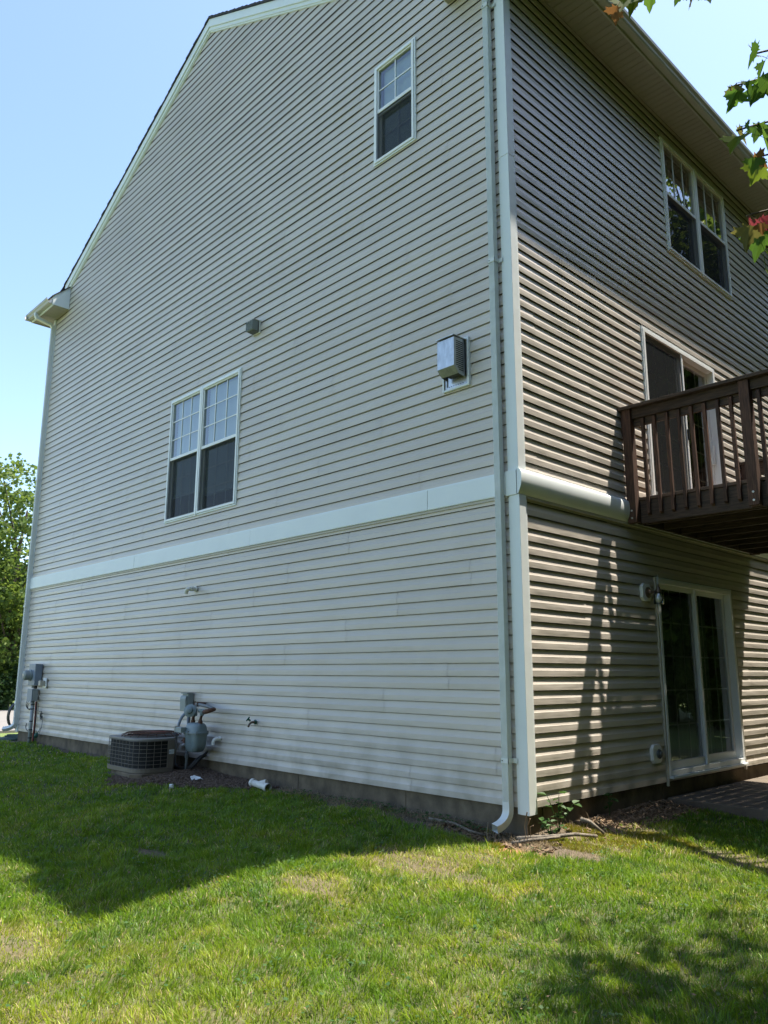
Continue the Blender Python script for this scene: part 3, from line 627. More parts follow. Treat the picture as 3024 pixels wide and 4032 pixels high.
# grille: verticals and horizontals follow the footprint
gp = [Vector((p[0], p[1], 0)) for p in foot(.012)[:-1]]
path = gp[0:1]+gp[1:]
path = [p for p in path if True]
path = path[:-1]+[Vector((-5.458, -.53, 0))]
cum = [0.0]
for p, q in zip(path, path[1:]): cum.append(cum[-1]+(q-p).length)
def at(s):
    for i in range(len(path)-1):
        if s <= cum[i+1] or i == len(path)-2: return path[i].lerp(path[i+1], (s-cum[i])/max(1e-6, cum[i+1]-cum[i]))
for k in range(8):
    z = z0+.055+(z1-z0-.09)*k/7; MB().tube([p+Vector((0, 0, z)) for p in path], .0028, 6).build('grille_wire', M['acwire'], ac)
s = cum[-1]
while s > 0:
    p = at(s); MB().tube([(p.x, p.y, z0+.05), (p.x, p.y, z1-.03)], .0028, 6).build('grille_wire', M['acwire'], ac); s -= .098
cx, cyy = -5.98, -.50
for i in range(7): MB().tube([(cx+(.11+.048*i)*math.cos(t), cyy+(.11+.048*i)*math.sin(t), z1+.052-.0065*max(0, i-4)**2) for t in [2*math.pi*k/40 for k in range(41)]], .0045, 5).build('fan_guard_ring', M['rust'], ac)
for k in range(20):
    t = 2*math.pi*k/20; MB().tube([(cx+r_*math.cos(t), cyy+r_*math.sin(t), z1+h) for r_, h in ((.09, .056), (.30, .054), (.36, .035), (.405, .003))], .004, 5).build('fan_guard_spoke', M['rust'], ac)
MB().lathe((cx, cyy, z1+.001), (0, 0, 1), [(.37, 0), (.37, .012), (.33, .018), (.33, .003), (.1, .003)], 32).build('fan_shroud', M['darksteel'], ac)
MB().lathe((cx, cyy, z1+.048), (0, 0, 1), [(.10, 0), (.10, .01), (.02, .015), (0, .016)], 20).build('motor_cap', M['rust'], ac)
for k in range(4):
    t = k*math.pi/2+.4; mb = MB(); c_, s_ = math.cos(t), math.sin(t)
    mb.add([(cx+c_*.09-s_*.05, cyy+s_*.09+c_*.05, z1+.03), (cx+c_*.31-s_*.10, cyy+s_*.31+c_*.10, z1+.035), (cx+c_*.31+s_*.10, cyy+s_*.31-c_*.10, z1+.012), (cx+c_*.09+s_*.05, cyy+s_*.09-c_*.05, z1+.018)], [(0, 1, 2, 3)]).build('fan_blade', M['darksteel'], ac)
tape = MB().tube([(-5.78, -.62, z1+.066), (-5.72, -.52, z1+.072), (-5.70, -.45, z1+.066)], 0, sec=rect(.018, .004)).build('red_tape', M['red']); tag(tape, 'strip of red tape on the air conditioner fan grille', 'tape')
pad = MB().prism([(-6.40, -.05), (-6.40, -.84), (-6.32, -.90), (-5.62, -.975), (-5.46, -.88), (-5.46, -.42), (-5.78, -.05)], 'z', -.24, -.134).build('equipment_pad', M['concrete'], None, .01); tag(pad, 'concrete pad under the air conditioner', 'pad')
# ================================================================ DISCONNECT BOX AND WHIP
db = thing('disconnect_box', 'grey electrical disconnect box on the siding above the gas meter', 'electrical box', (-5.82, -.06, .62))
one('back_box', M['greybox'], (-5.905, -.10, .628), (-5.745, -.014, .868), db, .006)
MB().prism([(-.101, .632), (-.135, .632), (-.142, .80), (-.13, .838), (-.101, .845)], 'x', -5.90, -5.75).build('cover', M['greybox'], db, .006)
one('hood', M['greybox'], (-5.915, -.125, .869), (-5.738, -.012, .882), db, .003)
MB().tube(bez((-5.80, -.07, .627), (-5.80, -.10, .60), (-5.82, -.14, .55), 5)+bez((-5.82, -.14, .55), (-5.86, -.20, .42), (-5.87, -.20, .1), 6)+bez((-5.87, -.2, .02), (-5.87, -.2, -.10), (-5.86, -.16, -.12), 5), .021, 10).build('conduit', M['bluegrey'], db, smooth=True)
for off in (0, .05):
    ls = MB().tube(bez((-5.35+off, -.02, .06+off), (-5.30+off, -.14, .05), (-5.38+off, -.2, -.06), 8)+bez((-5.42+off, -.22, -.10), (-5.55+off, -.26, -.15), (-5.84, -.24+off, -.11), 6), .018 if off else .026, 8).build('refrigerant_line', M['black'], None, smooth=True)
    tag(ls, ('thin' if off else 'thick')+' black insulated line from the wall to the air conditioner', 'pipe', 'refrigerant lines')
# ================================================================ GAS METER
gm = thing('gas_meter', 'grey-blue gas meter with rusty pipe fittings on the gable wall', 'gas meter', (-5.2, -.25, .1))
def blob_ring(cx_, cy_, z, rx, ry, pinch, n=28):
    out = []
    for k in range(n):
        t = 2*math.pi*k/n; c_, s_ = math.cos(t), math.sin(t)
        ax = abs(c_)**.55*(1 if c_ > 0 else -1)*rx; ay = abs(s_)**.6*(1 if s_ > 0 else -1)*ry
        ay *= 1-pinch*math.exp(-(ax/(rx*.25))**2); out.append((cx_+ax, cy_+ay, z))
    return out
gx, gy = -5.22, -.26
MB().loft([blob_ring(gx, gy, z, rx, ry, pn) for z, rx, ry, pn in [(.125, .05, .04, .1), (.132, .10, .07, .25), (.16, .14, .09, .32), (.21, .16, .10, .34), (.30, .17, .105, .30), (.365, .175, .11, .2)]]).build('lower_body', M['teal'], gm, smooth='auto')
MB().loft([blob_ring(gx, gy, z, rx, ry, 0) for z, rx, ry in [(.366, .19, .122), (.388, .19, .122), (.392, .175, .11), (.45, .16, .10), (.485, .145, .085), (.50, .115, .07), (.505, .06, .04)]]).build('upper_body', M['teal'], gm, smooth='auto')
for x, y in ((-5.38, -.345), (-5.06, -.345), (-5.38, -.175), (-5.06, -.175), (-5.22, -.378)): MB().lathe((x, y, .355), (0, 0, 1), [(.01, 0), (.01, .045), (0, .05)], 8).build('bolt', M['tealpipe'], gm)
one('index_box', M['greybox'], (-5.46, -.44, .375), (-5.30, -.36, .445), gm, .006); one('index_window', M['cream'], (-5.475, -.445, .378), (-5.461, -.365, .455), gm, .003)
one('meter_label', M['rust'], (-5.37, -.368, .24), (-5.32, -.355, .31), gm)
MB().lathe((-5.31, -.26, .50), (0, 0, 1), [(.03, 0), (.03, .03), (.022, .035), (.022, .06)], 12).tube(bez((-5.31, -.26, .55), (-5.31, -.26, .58), (-5.28, -.26, .60), 5), .018, 8).build('inlet_fitting', M['rust'], gm, smooth='auto')
MB().lathe((-5.12, -.26, .50), (0, 0, 1), [(.03, 0), (.03, .03), (.022, .035), (.022, .05)], 12).tube(bez((-5.12, -.26, .54), (-5.12, -.26, .575), (-5.09, -.26, .61), 5), .018, 8).build('outlet_fitting', M['rust'], gm, smooth='auto')
MB().lathe((-5.27, -.26, .59), (0, 0, 1), [(.03, 0), (.035, .02), (.028, .05), (.035, .085), (.03, .1)], 12).build('inlet_tee', M['teal'], gm, smooth='auto')
MB().lathe((-5.27, -.33, .66), (.55, -.8, .25), [(.035, -.06), (.04, -.02), (.085, 0), (.088, .015), (.05, .03), (.045, .055), (.03, .065), (0, .066)], 20).build('regulator', M['teal'], gm, smooth='auto')
MB().lathe((-5.09, -.26, .60), (0, 0, 1), [(.024, 0), (.032, .02), (.026, .04), (.034, .07), (.03, .09), (0, .092)], 12).tube([(-5.16, -.26, .665), (-5.0, -.26, .665)], .026, 10).build('outlet_tee', M['teal'], gm, smooth='auto')
MB().tube([(-5.02, -.27, .655)]+bez((-4.97, -.29, .655), (-4.88, -.31, .665), (-4.87, -.26, .68), 6)+[(-4.88, -.20, .69)], [.028, .030, .030, .031, .031, .031, .030, .028, .024], 10).build('rusty_elbow', M['rust'], gm, smooth=True)
MB().tube([(-4.88, -.20, .69), (-5.10, -.16, .715), (-5.38, -.14, .735)], .022, 10).build('house_line', M['tealpipe'], gm, smooth=True)
MB().tube([(-5.38, -.14, .735), (-5.45, -.135, .735), (-5.46, -.09, .735), (-5.46, .0, .735)], [.03, .032, .03, .026], 10).build('rusty_elbow', M['rust'], gm, smooth=True)
MB().tube([(-5.46, -.24, -.25), (-5.46, -.24, .18)], .021, 10).build('riser', M['tealpipe'], gm, smooth=True)
MB().lathe((-5.46, -.24, .03), (0, 0, 1), [(.021, 0), (.032, .005), (.032, .05), (.021, .055)], 10).build('coupling', M['tealpipe'], gm)
MB().lathe((-5.46, -.24, .18), (0, 0, 1), [(.026, 0), (.036, .02), (.03, .05), (.042, .08), (.03, .11), (.036, .14), (.024, .16)], 10).lathe((-5.46, -.28, .26), (0, -1, 0), [(.025, 0), (.022, .03), (.012, .035), (.012, .05)], 8).build('shutoff_valve', M['rust'], gm, smooth='auto')
MB().tube([(-5.46, -.24, .33), (-5.46, -.24, .60)]+bez((-5.46, -.24, .60), (-5.46, -.245, .665), (-5.39, -.255, .665), 6)+[(-5.30, -.26, .665)], .022, 10).build('riser', M['tealpipe'], gm, smooth=True)
MB().tube([(-5.25, -.26, .70), (-5.25, -.26, .765)], [.012, .009], 8).build('vent_pin', M['conduit'], gm)
# ================================================================ ELECTRIC METER GROUP
em = thing('electric_meter', 'blue-grey electric meter box with round glass meter near the far corner', 'electric meter', (-11.62, -.08, .9))
one('enclosure', M['bluegrey'], (-11.80, -.15, .905), (-11.46, -.014, 1.315), em, .008)
MB().lathe((-11.67, -.151, 1.10), (0, -1, 0), [(.105, 0), (.105, .03), (.092, .035), (.092, .10), (.085, .13), (.07, .14), (0, .142)], 24).build('meter_dome', M['greybox'], em, smooth='auto')
one('meter_plate', M['cream'], (-11.72, -.2945, 1.08), (-11.63, -.293, 1.12), em)
MB().lathe((-11.69, -.09, .85), (0, 0, 1), [(.028, 0), (.028, .054)], 12).build('hub', M['dirtypvc'], em)
jb = thing('utility_box', 'small grey utility box below the electric meter', 'electrical box', (-11.63, -.08, .6))
one('enclosure', M['conduit'], (-11.76, -.14, .605), (-11.52, -.03, .835), jb, .008); one('lid', M['bluegrey'], (-11.765, -.155, .60), (-11.515, -.1405, .84), jb, .004)
MB().tube([(-11.62, -.06, .84), (-11.62, -.06, .90)], .035, 10).build('nipple', M['black'], jb)
cd = thing('conduit', 'grey vertical conduit from the ground up to the utility box', 'pipe', (-11.58, -.10, -.2))
MB().tube([(-11.60, -.09, -.28), (-11.60, -.09, .604)], .032, 14).build('pipe', M['conduit'], cd, smooth=True)
for z in (.45, .53, .22, .06, -.09): MB().lathe((-11.60, -.09, z), (0, 0, 1), [(.034, 0), (.036, .003), (.036, .018), (.034, .021)], 14).build('cable_tie', M['black'], cd)
MB().tube([(-11.55, -.05, .6), (-11.545, -.045, .2), (-11.55, -.05, -.25)], .011, 6).build('red_cable', M['red'], cd)
MB().tube([(-11.53, -.04, .6), (-11.52, -.035, .2), (-11.53, -.04, -.25)], .012, 6).build('black_cable', M['black'], cd)
ob = thing('outlet_box', 'cream covered outlet on a white block beside the electric meter', 'outlet', (-11.25, -.05, .9))
one('mounting_block', M['pvc'], (-11.33, -.035, .86), (-11.17, -.014, 1.05), ob, .006); one('cover', M['cream'], (-11.31, -.13, .90), (-11.20, -.036, 1.0), ob, .01)
cable = MB()
for k in range(3):
    r0 = .09+.015*k
    cable.tube([(-11.84+r0*1.25*math.cos(t), -.05-.012*k, .50+r0*.75*math.sin(t)+.02*k) for t in [2*math.pi*j/28 for j in range(29)]], .006, 6, cap=False)
tag(cable.build('cable_coil', M['black'], None, smooth=True), 'coil of black cable hanging beside the conduit', 'cable')
r3 = random.Random(3); knot = MB()
for k in range(6):
    a = r3.uniform(0, 6); knot.tube([(-11.22+.05*math.cos(a+j*.9)*r3.uniform(.5, 1), -.05+r3.uniform(-.02, .02), .40-.016*j+.03*math.sin(a+j)) for j in range(8)], .005, 5)
knot.tube([(-11.58, -.10, .42), (-11.4, -.06, .43), (-11.24, -.04, .41)], .005, 5); knot.tube(bez((-11.2, -.04, .35), (-11.14, -.03, .15), (-11.26, -.05, .02), 8), .005, 5)
tag(knot.build('wire_tangle', M['darksteel'], None, smooth=True), 'tangle of loose thin wires right of the conduit', 'wire')
gt = MB().lathe((-11.36, -.06, -.02), (.6, -.3, -.35), [(.028, -.05), (.034, -.03), (.034, .05), (.02, .06)], 10).tube(bez((-11.33, -.07, .0), (-11.25, -.06, .05), (-11.24, -.04, .12), 5), .006, 5).build('cable_closure', M['green'], None, smooth='auto'); tag(gt, 'green cable splice hanging at the foundation by the conduit', 'cable')
st = MB().tube(bez((-11.98, -.03, .17), (-12.0, -.06, .08), (-11.86, -.05, .04), 6)+bez((-11.86, -.05, .04), (-11.76, -.06, .01), (-11.66, -.08, .04), 5), .009, 6).build('cable_stub', M['darksteel'], None, smooth=True); tag(st, 'short grey cable looped left of the conduit', 'cable')
hoop = MB()
for k in range(4): hoop.tube([(-12.71-.03*k, .02+.15*math.cos(t), .28+.24*math.sin(t)) for t in [2*math.pi*j/28 for j in range(29)]], .014, 6, cap=False)
tag(hoop.build('hose_coil', M['black'], None, smooth=True), 'black hose coil behind the far downspout', 'hose')
hs_ = MB()
for k in range(3): hs_.tube([(-13.6-.5*math.cos(t)*(1+.1*k), .25+.35*math.sin(t)+.06*k, gzf(-13.9, .3)+.03+.02*k) for t in [2*math.pi*j/24 for j in range(22)]], .018, 6)
tag(hs_.build('garden_hose', M['greenhose'], None, smooth=True), 'dark green garden hose lying on the lawn past the far corner', 'hose')
# ================================================================ WALL VENTS AND FITTINGS
fv = thing('fireplace_vent', 'galvanised fireplace vent box mounted on the gable wall near the corner', 'vent', (-.74, -.08, 4.1))
a, b, c, d = OPL[2]
ring(WL_, a+.001, b-.001, c+.001, d-.001, -.04, .030, .022, 'flange', fv, 'trim')
ring(WL_, a+.024, b-.024, c+.024, d-.024, -.03, .014, .028, 'inner_flange', fv, 'steel')
one('back_plate', M['steel'], (a+.024, -.0, c+.024), (b-.024, .02, d-.024), fv)
bxx = MB(); X0, X1 = -.845, -.615
def VP(x, d_, z): return (x, -d_, z)
side = [(.03, 4.615), (.195, 4.60), (.20, 4.285), (.13, 4.215), (.03, 4.20)]
MB().add([VP(X0, *p) for p in side[:3]]+[VP(X1, *p) for p in side[:3]]+[VP(X0, *side[3]), VP(X1, *side[3])], [(0, 1, 4, 3), (1, 2, 5, 4), (2, 6, 7, 5)]).build('shell', M['steel'], fv)
for x in (X0, X1): MB().prism([(-p[0], p[1]) for p in side], 'x', x-.001, x+.001).build('side_plate', M['steel'], fv)
for i in range(15):
    z = 4.565-i*.022; d1 = .155 if i > 1 else .11
    dd0 = .05; dd1 = min(.165, .165-(max(0, 4.30-z))*1.0)
    one('louvre', M['black'], (X1+.0012, -dd1, z-.005), (X1+.0022, -dd0, z+.005), fv)
one('lid', M['steel'], (X0-.012, -.215, 4.612), (X1+.012, -.02, 4.622), fv, .002)
one('inner_duct', M['black'], (X0+.03, -.12, 4.23), (X1-.03, -.02, 4.58), fv)
for i in range(7): one('rivet', M['black'], (a+.08+i*.032, -.0165, c+.045), (a+.09+i*.032, -.0142, c+.052), fv)
dv = thing('vent_hood', 'small grey louvred vent hood high on the gable wall', 'vent', (-4.54, -.06, 5.96))
one('flange', M['dirtypvc'], (-4.62, -.016, 5.955), (-4.44, .01, 6.155), dv, .004)
hs2 = [(.017, 6.145), (.07, 6.14), (.125, 6.10), (.135, 6.02), (.10, 5.975), (.017, 5.965)]
MB().prism([(-p[0], p[1]) for p in hs2], 'x', -4.605, -4.455).build('hood', M['darksteel'], dv, .004)
for i in range(8): one('louvre', M['greybox'], (-4.608, -.138, 5.985+i*.018), (-4.452, -.03, 5.990+i*.018), dv)
for x in (-4.608, -4.56, -4.505, -4.457): one('louvre_bar', M['greybox'], (x-.003, -.139, 5.98), (x+.003, -.04, 6.13), dv)
one('cap', M['cream'], (-4.612, -.12, 6.132), (-4.448, -.02, 6.148), dv, .004)
ex = MB().tube([(-5.83, .03, 2.365), (-5.83, -.07, 2.365)]+bez((-5.83, -.10, 2.365), (-5.83, -.16, 2.365), (-5.86, -.15, 2.33), 6)+[(-5.875, -.155, 2.295)], .030, 14, cap=False).lathe((-5.83, -.02, 2.365), (0, -1, 0), [(.045, 0), (.045, .012), (.031, .014)], 14).lathe((-5.83, -.07, 2.365), (0, -1, 0), [(.035, 0), (.035, .035), (.031, .036)], 14).build('exhaust_elbow', M['dirtypvc'], None, smooth='auto'); tag(ex, 'white plastic exhaust elbow on the siding below the twin window', 'pipe')
sg = thing('hose_spigot', 'green handled hose spigot on the gable wall', 'faucet', (-4.2, -.06, .55))
MB().tube([(-4.2, .02, .55), (-4.2, -.07, .55)], .015, 8).tube(bez((-4.2, -.06, .55), (-4.2, -.11, .545), (-4.2, -.12, .49), 5), .013, 8).build('spout', M['brass'], sg, smooth=True)
MB().lathe((-4.2, -.09, .565), (-.5, -.6, .6), [(.012, 0), (.012, .03), (.032, .033), (.034, .045), (.026, .05), (0, .05)], 10).build('handle', M['green'], sg, smooth='auto')
MB().lathe((-4.2, -.013, .55), (0, -1, 0), [(.03, 0), (.03, .01), (.018, .014)], 12).build('escutcheon', M['green'], sg)
for x, z, lab in ((-5.02, .295, 'white plastic drain elbow right of the gas meter'), (-5.88, .16, 'white plastic drain elbow behind the gas meter')):
    o = MB().tube([(x, .03, z), (x, -.05, z)]+bez((x, -.06, z), (x-.01, -.10, z), (x-.012, -.105, z-.05), 6)+[(x-.012, -.105, z-.075)], .024, 12).lathe((x, -.012, z), (0, -1, 0), [(.034, 0), (.034, .008), (.024, .01)], 12).build('drain_elbow', M['pvc'], None, smooth='auto'); tag(o, lab, 'pipe')
# lamp beside the patio door
lp = thing('wall_lamp', 'wall lamp with bare bulb in a glass shade beside the patio door', 'lamp', (.06, 2.33, 2.0))
octo = lambda cy_, cz, r: [(cy_+r*sx_, cz+r*sz_) for sx_, sz_ in ((-1, -.62), (-.62, -1), (.62, -1), (1, -.62), (1, .62), (.62, 1), (-.62, 1), (-1, .62))]
MB().prism(octo(2.33, 2.075, .098), 'x', -.01, .032).build('mounting_block', M['pvc'], lp, .004)
MB().lathe((.033, 2.345, 2.075), (1, 0, 0), [(.062, 0), (.062, .012), (.04, .02), (.022, .024), (.018, .05)], 20).tube([(.07, 2.345, 2.075), (.15, 2.345, 2.08)], .011, 8).build('back_plate', M['brass'], lp, smooth='auto')
MB().lathe((.16, 2.345, 2.09), (0, 0, 1), [(.034, -.03), (.036, 0), (.022, .02), (.012, .05), (.008, .07)], 14).build('socket_cap', M['brass'], lp, smooth='auto')
MB().tube([(.16, 2.345, 2.16), (.16, 2.345, 2.265)], [.007, .003], 6).build('finial', M['conduit'], lp)
MB().lathe((.16, 2.345, 1.935), (0, 0, 1), [(.055, 0), (.055, .13)], 20).build('glass_shade', M['glass'], lp, smooth=True)
MB().lathe((.16, 2.345, 1.955), (0, 0, 1), [(.002, 0), (.02, .006), (.03, .025), (.03, .045), (.018, .075), (.014, .1)], 16).build('bulb', M['bulb'], lp, smooth=True)
ol = thing('outdoor_outlet', 'white octagonal outlet block with dark cover low beside the patio door', 'outlet', (.06, 2.33, .22))
MB().prism(octo(2.33, .315, .098), 'x', -.01, .034).build('mounting_block', M['pvc'], ol, .004)
MB().lathe((.035, 2.35, .315), (1, 0, 0), [(.052, 0), (.05, .02), (.03, .025), (.028, .04), (0, .042)], 8).build('cover', M['darksteel'], ol, .003)
# ================================================================ SMALL THINGS ON THE GROUND
slab = MB().prism([(.05, 2.44), (1.75, 2.44), (1.75, 5.6), (.05, 5.6)], 'z', -.5, -.145).build('patio_slab', M['slab'], None, .012); tag(slab, 'concrete patio slab below the sliding door', 'slab')
def gp_(x, y, dz=0): return (x, y, gzf(x, y)+dz)
wy = MB(); p0 = Vector(gp_(-4.0, -.17, .05)); p1 = Vector(gp_(-3.62, -.20, .045))
wy.tube([p0, p0.lerp(p1, .5), p1], .040, 14, cap=False); wy.tube([p0, p0.lerp(p1, .13)], .050, 14, cap=False); wy.tube([p0.lerp(p1, .84), p1], .050, 14, cap=False); wy.tube([p0.lerp(p1, .42), p0.lerp(p1, .42)+Vector((.09, .05, .03))], .040, 12)
tag(wy.build('pipe_fitting', M['dirtypvc'], None, smooth='auto'), 'white plastic pipe fitting lying on the ground by the foundation', 'pipe fitting')
pp = MB(); r5 = random.Random(5); g_ = []
for i in range(5):
    for j in range(4): g_.append(gp_(-4.92+i*.038+r5.uniform(-.015, .015), -.50+j*.036+r5.uniform(-.015, .015), .015+r5.uniform(0, .035)))
pp.add(g_, [(i*4+j, i*4+j+1, i*4+j+5, i*4+j+4) for i in range(4) for j in range(3)])
tag(pp.build('paper_scrap', M['label'], None), 'crumpled white paper scrap on the mulch under the gas meter', 'litter')
cp = MB().lathe(gp_(-4.72, -.86, .0), (0, 0, 1), [(.028, 0), (.028, .04), (.022, .045), (0, .046)], 12).build('plastic_plug', M['pvc']); tag(cp, 'small white plastic plug standing in the mulch', 'plug')
def stick(name, pts, r0, r1, label, twigs=()):
    n = len(pts); o = MB().tube(pts, [r0+(r1-r0)*i/(n-1) for i in range(n)], 7)
    for t in twigs: o.tube(t, [.008, .003] if len(t) == 2 else .006, 5)
    tag(o.build('branch', M['deadwood'], None, smooth=True), label, 'branch', 'fallen branches by the house corner')
stick('branch', [gp_(-.02, -.16, .03), gp_(.12, -.05, .035), gp_(.25, .02, .05), gp_(.36, .16, .06), gp_(.46, .34, .03)], .022, .014, 'thick pale fallen branch in front of the house corner')
stick('branch', [gp_(.0, -.26, .02), gp_(.1, -.16, .035), gp_(.22, -.06, .045), gp_(.30, .02, .055)], .016, .012, 'shorter fallen branch lying against the thick one')
stick('branch', [gp_(.28, .38, .13), gp_(.36, .40, .12), gp_(.46, .46, .03)], .02, .012, 'short pale branch leaning behind the weeds')
stick('branch', [gp_(-1.0, -.22, .03), gp_(-.7, -.2, .03), gp_(-.45, -.28, .035), gp_(-.28, -.26, .03)], .014, .01, 'dark branch along the foundation left of the downspout')
tw = MB().tube([gp_(-.16, -.38, -.01), gp_(-.165, -.385, .10), gp_(-.15, -.39, .19)], [.009, .007, .004], 6).build('stake', M['darksteel']); tag(tw, 'thin dark stake in the ground below the downspout', 'stake')
# background beyond the street
nh = thing('neighbour_house', 'pale house far behind the street trees', 'house', (-95, 30, -.6))
one('wall', M['white_house'], (-110, 18, -.6), (-92, 40, 5.2), nh); MB().prism([(17, 5.2), (41, 5.2), (29, 9.5)], 'x', -110.5, -91.5).build('roof', M['shingle'], nh)
for y in (21, 27, 33): one('window', M['bluegrey'], (-92, y, 1.2), (-91.95, y+1.2, 2.8), nh)
ub = thing('utility_cabinet', 'green-grey utility cabinet on the lawn across the street', 'utility box', (-62, 16, -.6))
one('body', M['greybox'], (-62.5, 16.6, -.6), (-61.6, 17.5, .35), ub, .03); one('lid', M['greybox'], (-62.6, 16.5, .351), (-61.5, 17.6, .45), ub, .03)
# ================================================================ GRASS
rs = np.random.RandomState(11)
def blades(name, label, cat, x, y, h, wd, tint, lean=.5, base_dz=-.004, la=None):
    n = len(x); z = gz(x, y)+base_dz
    ang = rs.uniform(0, 2*np.pi, n); la = rs.uniform(0, 2*np.pi, n) if la is None else la; le = h*lean*rs.uniform(.25, 1.25, n)
    sx, sy = np.cos(ang)*wd/2, np.sin(ang)*wd/2; lx, ly = np.cos(la)*le, np.sin(la)*le
    P = np.zeros((n, 5, 3)); hh = np.sqrt(np.maximum(h*h-(.7*le)**2, (.3*h)**2))
    P[:, 0] = np.stack([x-sx, y-sy, z], 1); P[:, 1] = np.stack([x+sx, y+sy, z], 1)
    P[:, 2] = np.stack([x+sx*.8+lx*.35, y+sy*.8+ly*.35, z+hh*.6], 1); P[:, 3] = np.stack([x-sx*.8+lx*.35, y-sy*.8+ly*.35, z+hh*.6], 1)
    P[:, 4] = np.stack([x+lx, y+ly, z+hh], 1)
    i = np.arange(n)*5
    loops = np.stack([i, i+1, i+2, i+3, i+3, i+2, i+4], 1).ravel().astype(np.int32)
    st = np.stack([np.arange(n)*7, np.arange(n)*7+4], 1).ravel().astype(np.int32)
    me = bpy.data.meshes.new(name); me.vertices.add(n*5); me.vertices.foreach_set('co', P.astype(np.float32).ravel())
    me.loops.add(n*7); me.loops.foreach_set('vertex_index', loops); me.polygons.add(n*2); me.polygons.foreach_set('loop_start', st)
    me.update(calc_edges=True)
    c = np.repeat(np.hstack([tint, np.ones((n, 1))])[:, None, :], 5, 1)
    at = me.color_attributes.new('tint', 'FLOAT_COLOR', 'POINT'); at.data.foreach_set('color', c.astype(np.float32).ravel())
    me.materials.append(M['grass']); o = bpy.data.objects.new(name, me); link(o); tag(o, label, cat, kind='stuff'); return o
def in_view(x, y, mpx=420):
    z = gz(x, y); d = np.stack([x-CAM.x, y-CAM.y, z-CAM.z], 1); w = d@np.array(cf)
    u = 1512+3065*(d@np.array(cr2))/np.maximum(w, .1); v = 2016-3065*(d@np.array(cu2))/np.maximum(w, .1)
    return (w > .5) & (u > -mpx) & (u < 3024+mpx) & (v < 4032+mpx*1.2), w
def on_lawn(x, y):
    house_ = (x > XL) & (x < 0.0) & (y > .02); slab_ = (x > 0) & (x < 1.77) & (y > 2.42) & (y < 5.62)
    acp = (x > -6.52) & (x < -5.42) & (y > -.98) & (y < 0)
    return ~(house_ | slab_ | acp)
X = []; Y = []; Wd = []
for dmin, dmax, dens, wd in ((0, 5.5, 9500, .0042), (5.5, 7.5, 7000, .0052), (7.5, 10, 4500, .0068), (10, 14, 2600, .0090), (14, 24, 900, .016)):
    lo_, hi_ = np.array([-19.5, -9.0]), np.array([7, 10.0]); area = np.prod(hi_-lo_); n = int(area*dens)
    for part in range(4):
        x = rs.uniform(lo_[0], hi_[0], n//4); y = rs.uniform(lo_[1], hi_[1], n//4)
        dist = np.hypot(x-CAM.x, y-CAM.y); k = (dist >= dmin) & (dist < dmax); x, y = x[k], y[k]
        v_, w_ = in_view(x, y); k = v_ & on_lawn(x, y); X.append(x[k]); Y.append(y[k]); Wd.append(np.full(k.sum(), wd))
x = np.concatenate(X); y = np.concatenate(Y); wd = np.concatenate(Wd)
b, d = patch_fields(x, y)
CS = .13
def cell_rand(ix, iy, k): 
    v = np.sin(ix*127.1+iy*311.7+k*74.7)*43758.5453; return v-np.floor(v)
ix0, iy0 = np.floor(x/CS), np.floor(y/CS); best = np.full(len(x), 9.0); bi = ix0.copy(); bj = iy0.copy()
for a_ in (-1, 0, 1):
    for b_ in (-1, 0, 1):
        ix, iy = ix0+a_, iy0+b_; dd_ = np.hypot((ix+cell_rand(ix, iy, 1))*CS-x, (iy+cell_rand(ix, iy, 2))*CS-y); m_ = dd_ < best
        best = np.where(m_, dd_, best); bi = np.where(m_, ix, bi); bj = np.where(m_, iy, bj)
c_h, c_t, c_y, c_a = (cell_rand(bi, bj, q) for q in (3, 4, 5, 6)); core = np.clip(1-best/(CS*.75), 0, 1)
macro = .5+.5*np.sin(1.9*x+2*np.sin(1.3*y+.5))*np.sin(1.7*y+1.7*np.sin(1.1*x))
k = rs.uniform(0, 1, len(x)) > np.clip(b*1.02+.22*(1-core)*(c_h < .55), 0, 1)
x, y, wd, b, d, c_h, c_t, c_y, c_a, core, macro = (q[k] for q in (x, y, wd, b, d, c_h, c_t, c_y, c_a, core, macro))
n = len(x); r = rs.uniform(0, 1, n)
g1 = np.array([.045, .125, .010]); g2 = np.array([.17, .30, .018]); g3 = np.array([.31, .37, .03]); straw = np.array([.52, .44, .22])
t = np.clip(.35*r+.40*c_t+.25*macro, 0, 1)[:, None]; col = g1*(1-t)+g2*t
yel = np.clip(d*.75+.45*(c_y-.5)+rs.uniform(-.25, .25, n), 0, 1)[:, None]; col = col*(1-yel)+g3*yel
dead = (rs.uniform(0, 1, n) < .05+.26*d**1.8+.14*(c_y > .85))[:, None]; col = np.where(dead, straw*rs.uniform(.55, 1.15, (n, 1)), col)
col *= rs.uniform(.7, 1.3, (n, 1))
h = (.036+.034*rs.uniform(0, 1, n)**1.4)*(.62+.75*c_h*core+.2*macro)*(1-.45*b); h = np.where(rs.uniform(0, 1, n) < .025, h*1.6, h)
h = np.where(dead[:, 0], h*.75, h)
LEAN = c_a*2*np.pi+rs.normal(0, .9, n)
blades('lawn_grass', 'mown green lawn grass with yellow dry patches around the house', 'grass', x, y, h, wd*rs.uniform(.8, 1.5, n), col, .85, la=LEAN)
print('blades', n)
cw = MB(); r9 = random.Random(77)
